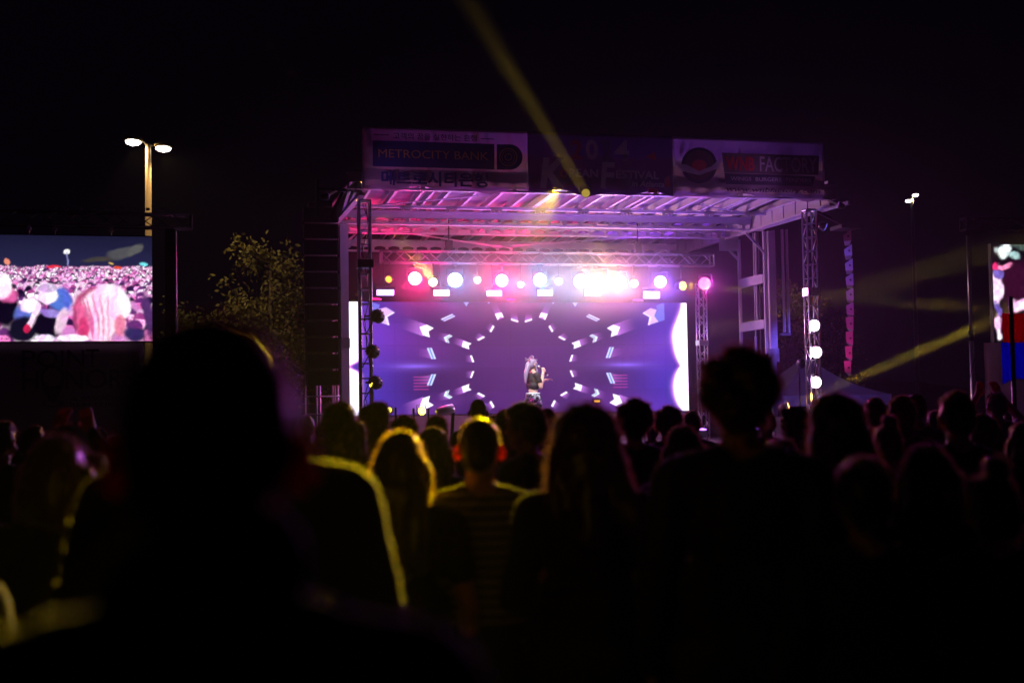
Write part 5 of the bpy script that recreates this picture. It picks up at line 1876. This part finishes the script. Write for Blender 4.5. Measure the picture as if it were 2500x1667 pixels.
# her frame: +y is where she faces (right in the picture), -x ... her left is +x? near side to the camera is +x after the turn
SQ = mat('black fabric', (.02, .018, .025), .7)
q = []
for s in (-1, 1):
    q += [('c', (.085 * s, 0, .90), .092, (.085 * s, .03 * s, .50), .058), ('c', (.085 * s, .03 * s, .50), .058, (.09 * s, .02 * s, .34), .058), ('c', (.09 * s, .02 * s, .34), .056, (.09 * s, 0, .09), .034), ('c', (.09 * s, -.04, .04), .034, (.1 * s, .11, .03), .028)]
    q += [('c', (.03 * s, -.015, 1.50), .042, (.13 * s, -.012, 1.435), .042), ('e', (.075 * s, .09, 1.30), (.07, .06, .062))]
    q += [('e', (.077 * s, .0, 1.63), (.010, .018, .03), (0, 0, .35 * s)), ('e', (.032 * s, .093, 1.647), (.014, .012, .009)), ('c', (.015 * s, .104, 1.668), .008, (.045 * s, .092, 1.668), .007), ('e', (.043 * s, .072, 1.608), (.022, .023, .028))]
q += [('e', (0, 0, 1.32), (.15, .1, .18)), ('e', (0, 0, 1.12), (.12, .09, .18)), ('e', (0, -.01, .95), (.155, .12, .12)), ('c', (-.12, -.005, 1.40), .055, (.12, -.005, 1.40), .055),
      ('c', (0, -.015, 1.42), .055, (0, .008, 1.56), .045), ('e', (0, .008, 1.655), (.074, .092, .1)), ('e', (0, .045, 1.585), (.052, .055, .052)), ('e', (0, .088, 1.55), (.02, .02, .018)),
      ('c', (0, .102, 1.65), .008, (0, .12, 1.617), .012), ('e', (0, .104, 1.585), (.021, .009, .006)), ('e', (0, .102, 1.575), (.018, .009, .006))]
NS = 1     # local +x is the side nearer the camera
nel, nwr = Vector((.21, .06, 1.17)), Vector((.09, .20, 1.47))
q += [('c', (.165, -.005, 1.415), .052, nel, .042), ('c', nel, .042, nel.lerp(nwr, .35), .043), ('c', nel.lerp(nwr, .35), .043, nwr, .027)]
q += hand(nwr, (-.25, .25, 1), (-.75, .1, -.2), -1, .75)
fel, fwr = Vector((-.2, .2, 1.22)), Vector((-.16, .43, 1.33))
q += [('c', (-.165, -.005, 1.415), .05, fel, .038), ('c', fel, .038, fel.lerp(fwr, .35), .04), ('c', fel.lerp(fwr, .35), .04, fwr, .025)]
q += hand(fwr, (.1, 1, .15), (0, .1, -1), 1, .3)
child(blob(q, .0065, 3), 'body', SKIN2, sing)
q = [('e', (0, 0, 1.33), (.163, .115, .175)), ('c', (-.13, -.005, 1.405), .064, (.13, -.005, 1.405), .064), ('c', (-.05, 0, 1.2), .112, (.05, 0, 1.2), .112),
     ('c', (.165, -.005, 1.415), .066, Vector((.165, -.005, 1.415)).lerp(nel, .5), .064), ('c', (-.165, -.005, 1.415), .064, Vector((-.165, -.005, 1.415)).lerp(fel, .5), .06),
     ('e', (.075, .092, 1.30), (.078, .066, .07)), ('e', (-.075, .092, 1.30), (.078, .066, .07))]
top_me = blob(q, .009, 3, (.006, 10, .6))
child(top_me, 'crop_top', SQ, sing)
q = [('c', (-.05, -.005, .98), .125, (.05, -.005, .98), .125), ('c', (-.075, -.005, .86), .15, (.075, -.005, .86), .15), ('c', (-.09, -.005, .78), .14, (.09, -.005, .78), .14)]
bmx = blob(q, .01, 3, (.008, 8, .4))
bm = bmesh.new()
bm.from_mesh(bmx)
bmesh.ops.bisect_plane(bm, geom=bm.verts[:] + bm.edges[:] + bm.faces[:], plane_co=(0, 0, .735), plane_no=(0, 0, -1), clear_outer=True)
bmesh.ops.bisect_plane(bm, geom=bm.verts[:] + bm.edges[:] + bm.faces[:], plane_co=(0, 0, 1.045), plane_no=(0, 0, 1), clear_outer=True)
bm.to_mesh(bmx)
bm.free()
sko = child(bmx, 'skirt', SQ, sing)
SEQ = mat('silver sequin', (.85, .82, .95), .3, .7, var=.1)
SEQD = mat('dark sequin', (.12, .1, .2), .15, 1.0, var=.2)
rg = random.Random(9)
def sequins(me, cond, n, sz, m, parent, seed):
    rg = random.Random(seed)
    vs_ = [(v.co.copy(), v.normal.copy()) for v in me.vertices if cond(v.co)]
    b = MB()
    for _ in range(n):
        c, nn = vs_[rg.randrange(len(vs_))]
        nn = (nn + Vector((rg.gauss(0, .35), rg.gauss(0, .35), rg.gauss(0, .35)))).normalized()
        a = nn.orthogonal().normalized()
        e = nn.cross(a)
        s_ = sz * rg.uniform(.6, 1.3)
        cc = c + nn * .006
        b.add([cc + (a * math.cos(k * math.pi / 3) + e * math.sin(k * math.pi / 3)) * s_ for k in range(6)], [(0, 1, 2, 3, 4, 5)])
    me2 = bpy.data.meshes.new('sequin_pattern')
    me2.from_pydata(b.v, [], b.f)
    o = child(me2, 'sequin_pattern', m, parent)
    return o
sequins(bmx, lambda c: True, 520, .011, SEQ, sko, 3)
sequins(bmx, lambda c: True, 700, .010, SEQD, sko, 4)
tpo = [c for c in sing.children if c.name.startswith('crop_top')][0]
sequins(top_me, lambda c: c.y > .06 and c.z > 1.13, 170, .011, SEQ, tpo, 5)
RIB = mat('pale blue ribbon', (.6, .75, .85), .6)
def local(b, name, m, parent=sing, smooth_=True):
    me = bpy.data.meshes.new(name)
    me.from_pydata(b.v, [], b.f)
    me.polygons.foreach_set('use_smooth', [smooth_] * len(me.polygons))
    return child(me, name, m, parent)
rb = MB()
rb.lathe((0, -.005, 1.025), (0, 0, 1), [(0, .178), (.03, .172)], 28)
rb.v = [(x, y * .78, z) for x, y, z in rb.v]
local(rb, 'ribbon_belt', RIB)
bw = MB()
for sx_ in (-1, 1):
    pts = [Vector((.15, -.02, 1.02)), Vector((.18, -.02 + sx_ * .05, .99)), Vector((.18, -.02 + sx_ * .06, .92)), Vector((.17, -.02 + sx_ * .012, .9))]
    for a, b2 in zip(pts, pts[1:]):
        bw.bar(a, b2, .022, .035)
bw.bar((.165, -.03, 1.0), (.185, -.045, .76), .012, .035)
bw.bar((.165, -.01, 1.0), (.185, .0, .80), .012, .03)
local(bw, 'ribbon_bow', RIB, smooth_=False)
LAV = mat('lavender hair', (.3, .25, .42), .45, 0, scale=40, var=.2, sheen=.2)
q = [('e', (0, -.008, 1.675), (.086, .104, .1)), ('e', (0, -.05, 1.63), (.084, .075, .095)), ('c', (-.035, .07, 1.722), .028, (.035, .07, 1.722), .028),
     ('c', (.078, .02, 1.67), .025, (.085, .04, 1.54), .018), ('c', (.075, .04, 1.62), .02, (.09, .05, 1.47), .014), ('c', (-.078, .02, 1.67), .025, (-.09, .03, 1.5), .018),
     ('c', (0, -.1, 1.64), .06, (.02, -.17, 1.46), .05), ('c', (.02, -.17, 1.46), .05, (.03, -.2, 1.27), .02)]
child(strands(blob(q, .008, 3, (.007, 30, .3)), 1800, .014, 4, .6), 'hair', LAV, sing)
bw = MB()
for sx_ in (-1, 1):
    bw.add([Vector((0, -.11, 1.74)), Vector((sx_ * .08, -.14, 1.78)), Vector((sx_ * .085, -.13, 1.7)), Vector((0, -.1, 1.74)), Vector((sx_ * .075, -.12, 1.785)), Vector((sx_ * .08, -.11, 1.7))], [(0, 1, 2), (5, 4, 3), (1, 4, 5, 2), (0, 3, 4, 1), (2, 5, 3, 0)])
bw.lathe((0, -.11, 1.725), (0, 0, 1), [(0, .018), (.03, .018)], 8)
local(bw, 'hair_bow', LAV, smooth_=False)
cr = MB()
for k in range(7):
    a = -1.2 + k * .4
    cr.bar((.075 * math.sin(a), -.02, 1.74 + .03 * math.cos(a)), (.08 * math.sin(a), -.02, 1.775 + .04 * math.cos(a)), .008, .008)
    cr.lathe((.08 * math.sin(a), -.02, 1.775 + .04 * math.cos(a)), (0, 0, 1), [(0, .004), (.008, .011), (.016, .004)], 8)
local(cr, 'tiara', SEQ)
br = MB()
br.lathe(nwr - (nwr - nel).normalized() * .03, (nwr - nel), [(0, .03), (.012, .032)], 12)
local(br, 'bracelet', SEQ)
for s in (-1, 1):
    child(blob([('c', (.09 * s, -.05, .05), .04, (.1 * s, .12, .035), .032), ('c', (.09 * s, -.02, .05), .045, (.09 * s, 0, .2), .045)], .01, 2), 'boot', SQ, sing)
mt = Matrix.Translation(sing.location) @ sing.rotation_euler.to_matrix().to_4x4() @ Matrix.Scale(ss, 4)
m0, m1 = mt @ Vector((.03, .155, 1.575)), mt @ Vector((.06, .31, 1.43))
mic = thing('microphone', 'dark handheld microphone at the mouth of the singer', 'microphone', m0)
MB().tube(m0, m1, .017, 12, .013).build('handle', BLACK, mic, True)
MB().lathe(m0 - (m1 - m0).normalized() * .05, (m1 - m0), [(0, .01), (.012, .024), (.03, .027), (.055, .02)], 14).build('mesh_head', ALU, mic, True)
MB().lathe(m1, (m1 - m0), [(0, .014), (.012, .022), (.026, .014)], 10).build('end_cap', SEQ, mic, True)
dgu = bpy.context.view_layer
dgu.update()

# ------------------------------------------------------------------ air
def volume(name, a, b, d, g, color=(1, 1, 1), label=None, fade=None):
    m = bpy.data.materials.new(name + ' air')
    m.use_nodes = True
    nt = m.node_tree
    nt.nodes.clear()
    o = nt.nodes.new('ShaderNodeOutputMaterial')
    v = nt.nodes.new('ShaderNodeVolumePrincipled')
    v.inputs['Density'].default_value = d
    v.inputs['Anisotropy'].default_value = g
    v.inputs['Color'].default_value = (*color, 1)
    nt.links.new(v.outputs[0], o.inputs['Volume'])
    bx = MB().box(a, b).build(name, m)
    tag(bx, kind='stuff')
    return bx


volume('haze', (-90, -6, -1), (140, 130, 22), .0003, .3)


def smoke(name, a, b, blobs, g, step):
    """stage smoke whose density thins out smoothly: blobs are (centre, radii, density)"""
    o = volume(name, a, b, 0, g)
    m = o.data.materials[0]
    nt = m.node_tree
    v = [n for n in nt.nodes if n.type == 'PRINCIPLED_VOLUME'][0]
    tc = nt.nodes.new('ShaderNodeTexCoord')
    last = None
    for c, r, d in blobs:
        mp = nt.nodes.new('ShaderNodeMapping')
        mp.vector_type = 'TEXTURE'
        mp.inputs['Location'].default_value = c
        mp.inputs['Scale'].default_value = r
        nt.links.new(tc.outputs['Object'], mp.inputs['Vector'])
        ln = nt.nodes.new('ShaderNodeVectorMath')
        ln.operation = 'LENGTH'
        nt.links.new(mp.outputs[0], ln.inputs[0])
        mr = nt.nodes.new('ShaderNodeMapRange')
        mr.interpolation_type = 'SMOOTHSTEP'
        mr.inputs['From Min'].default_value = 1
        mr.inputs['From Max'].default_value = 0
        mr.inputs['To Min'].default_value = 0
        mr.inputs['To Max'].default_value = d
        nt.links.new(ln.outputs['Value'], mr.inputs['Value'])
        if last is None:
            last = mr.outputs[0]
        else:
            ad = nt.nodes.new('ShaderNodeMath')
            ad.operation = 'ADD'
            nt.links.new(last, ad.inputs[0])
            nt.links.new(mr.outputs[0], ad.inputs[1])
            last = ad.outputs[0]
    nt.links.new(last, v.inputs['Density'])
    m.cycles.volume_step_rate = step
    return o


smoke('stage_smoke', (2.4, 24.9, DZ + .03), (13.4, 33.4, 7.2), [((7.9, 29, 3.6), (6.5, 5.2, 4.2), .014), ((8.0, 28.6, 4.55), (5.4, 1.4, 1.3), .3)], .2, .6)
smoke('drifting_smoke', (-6, 9, .4), (24, 24.0, 12), [((9, 20, 3.8), (15, 11, 4.5), .0035)], .3, .8)
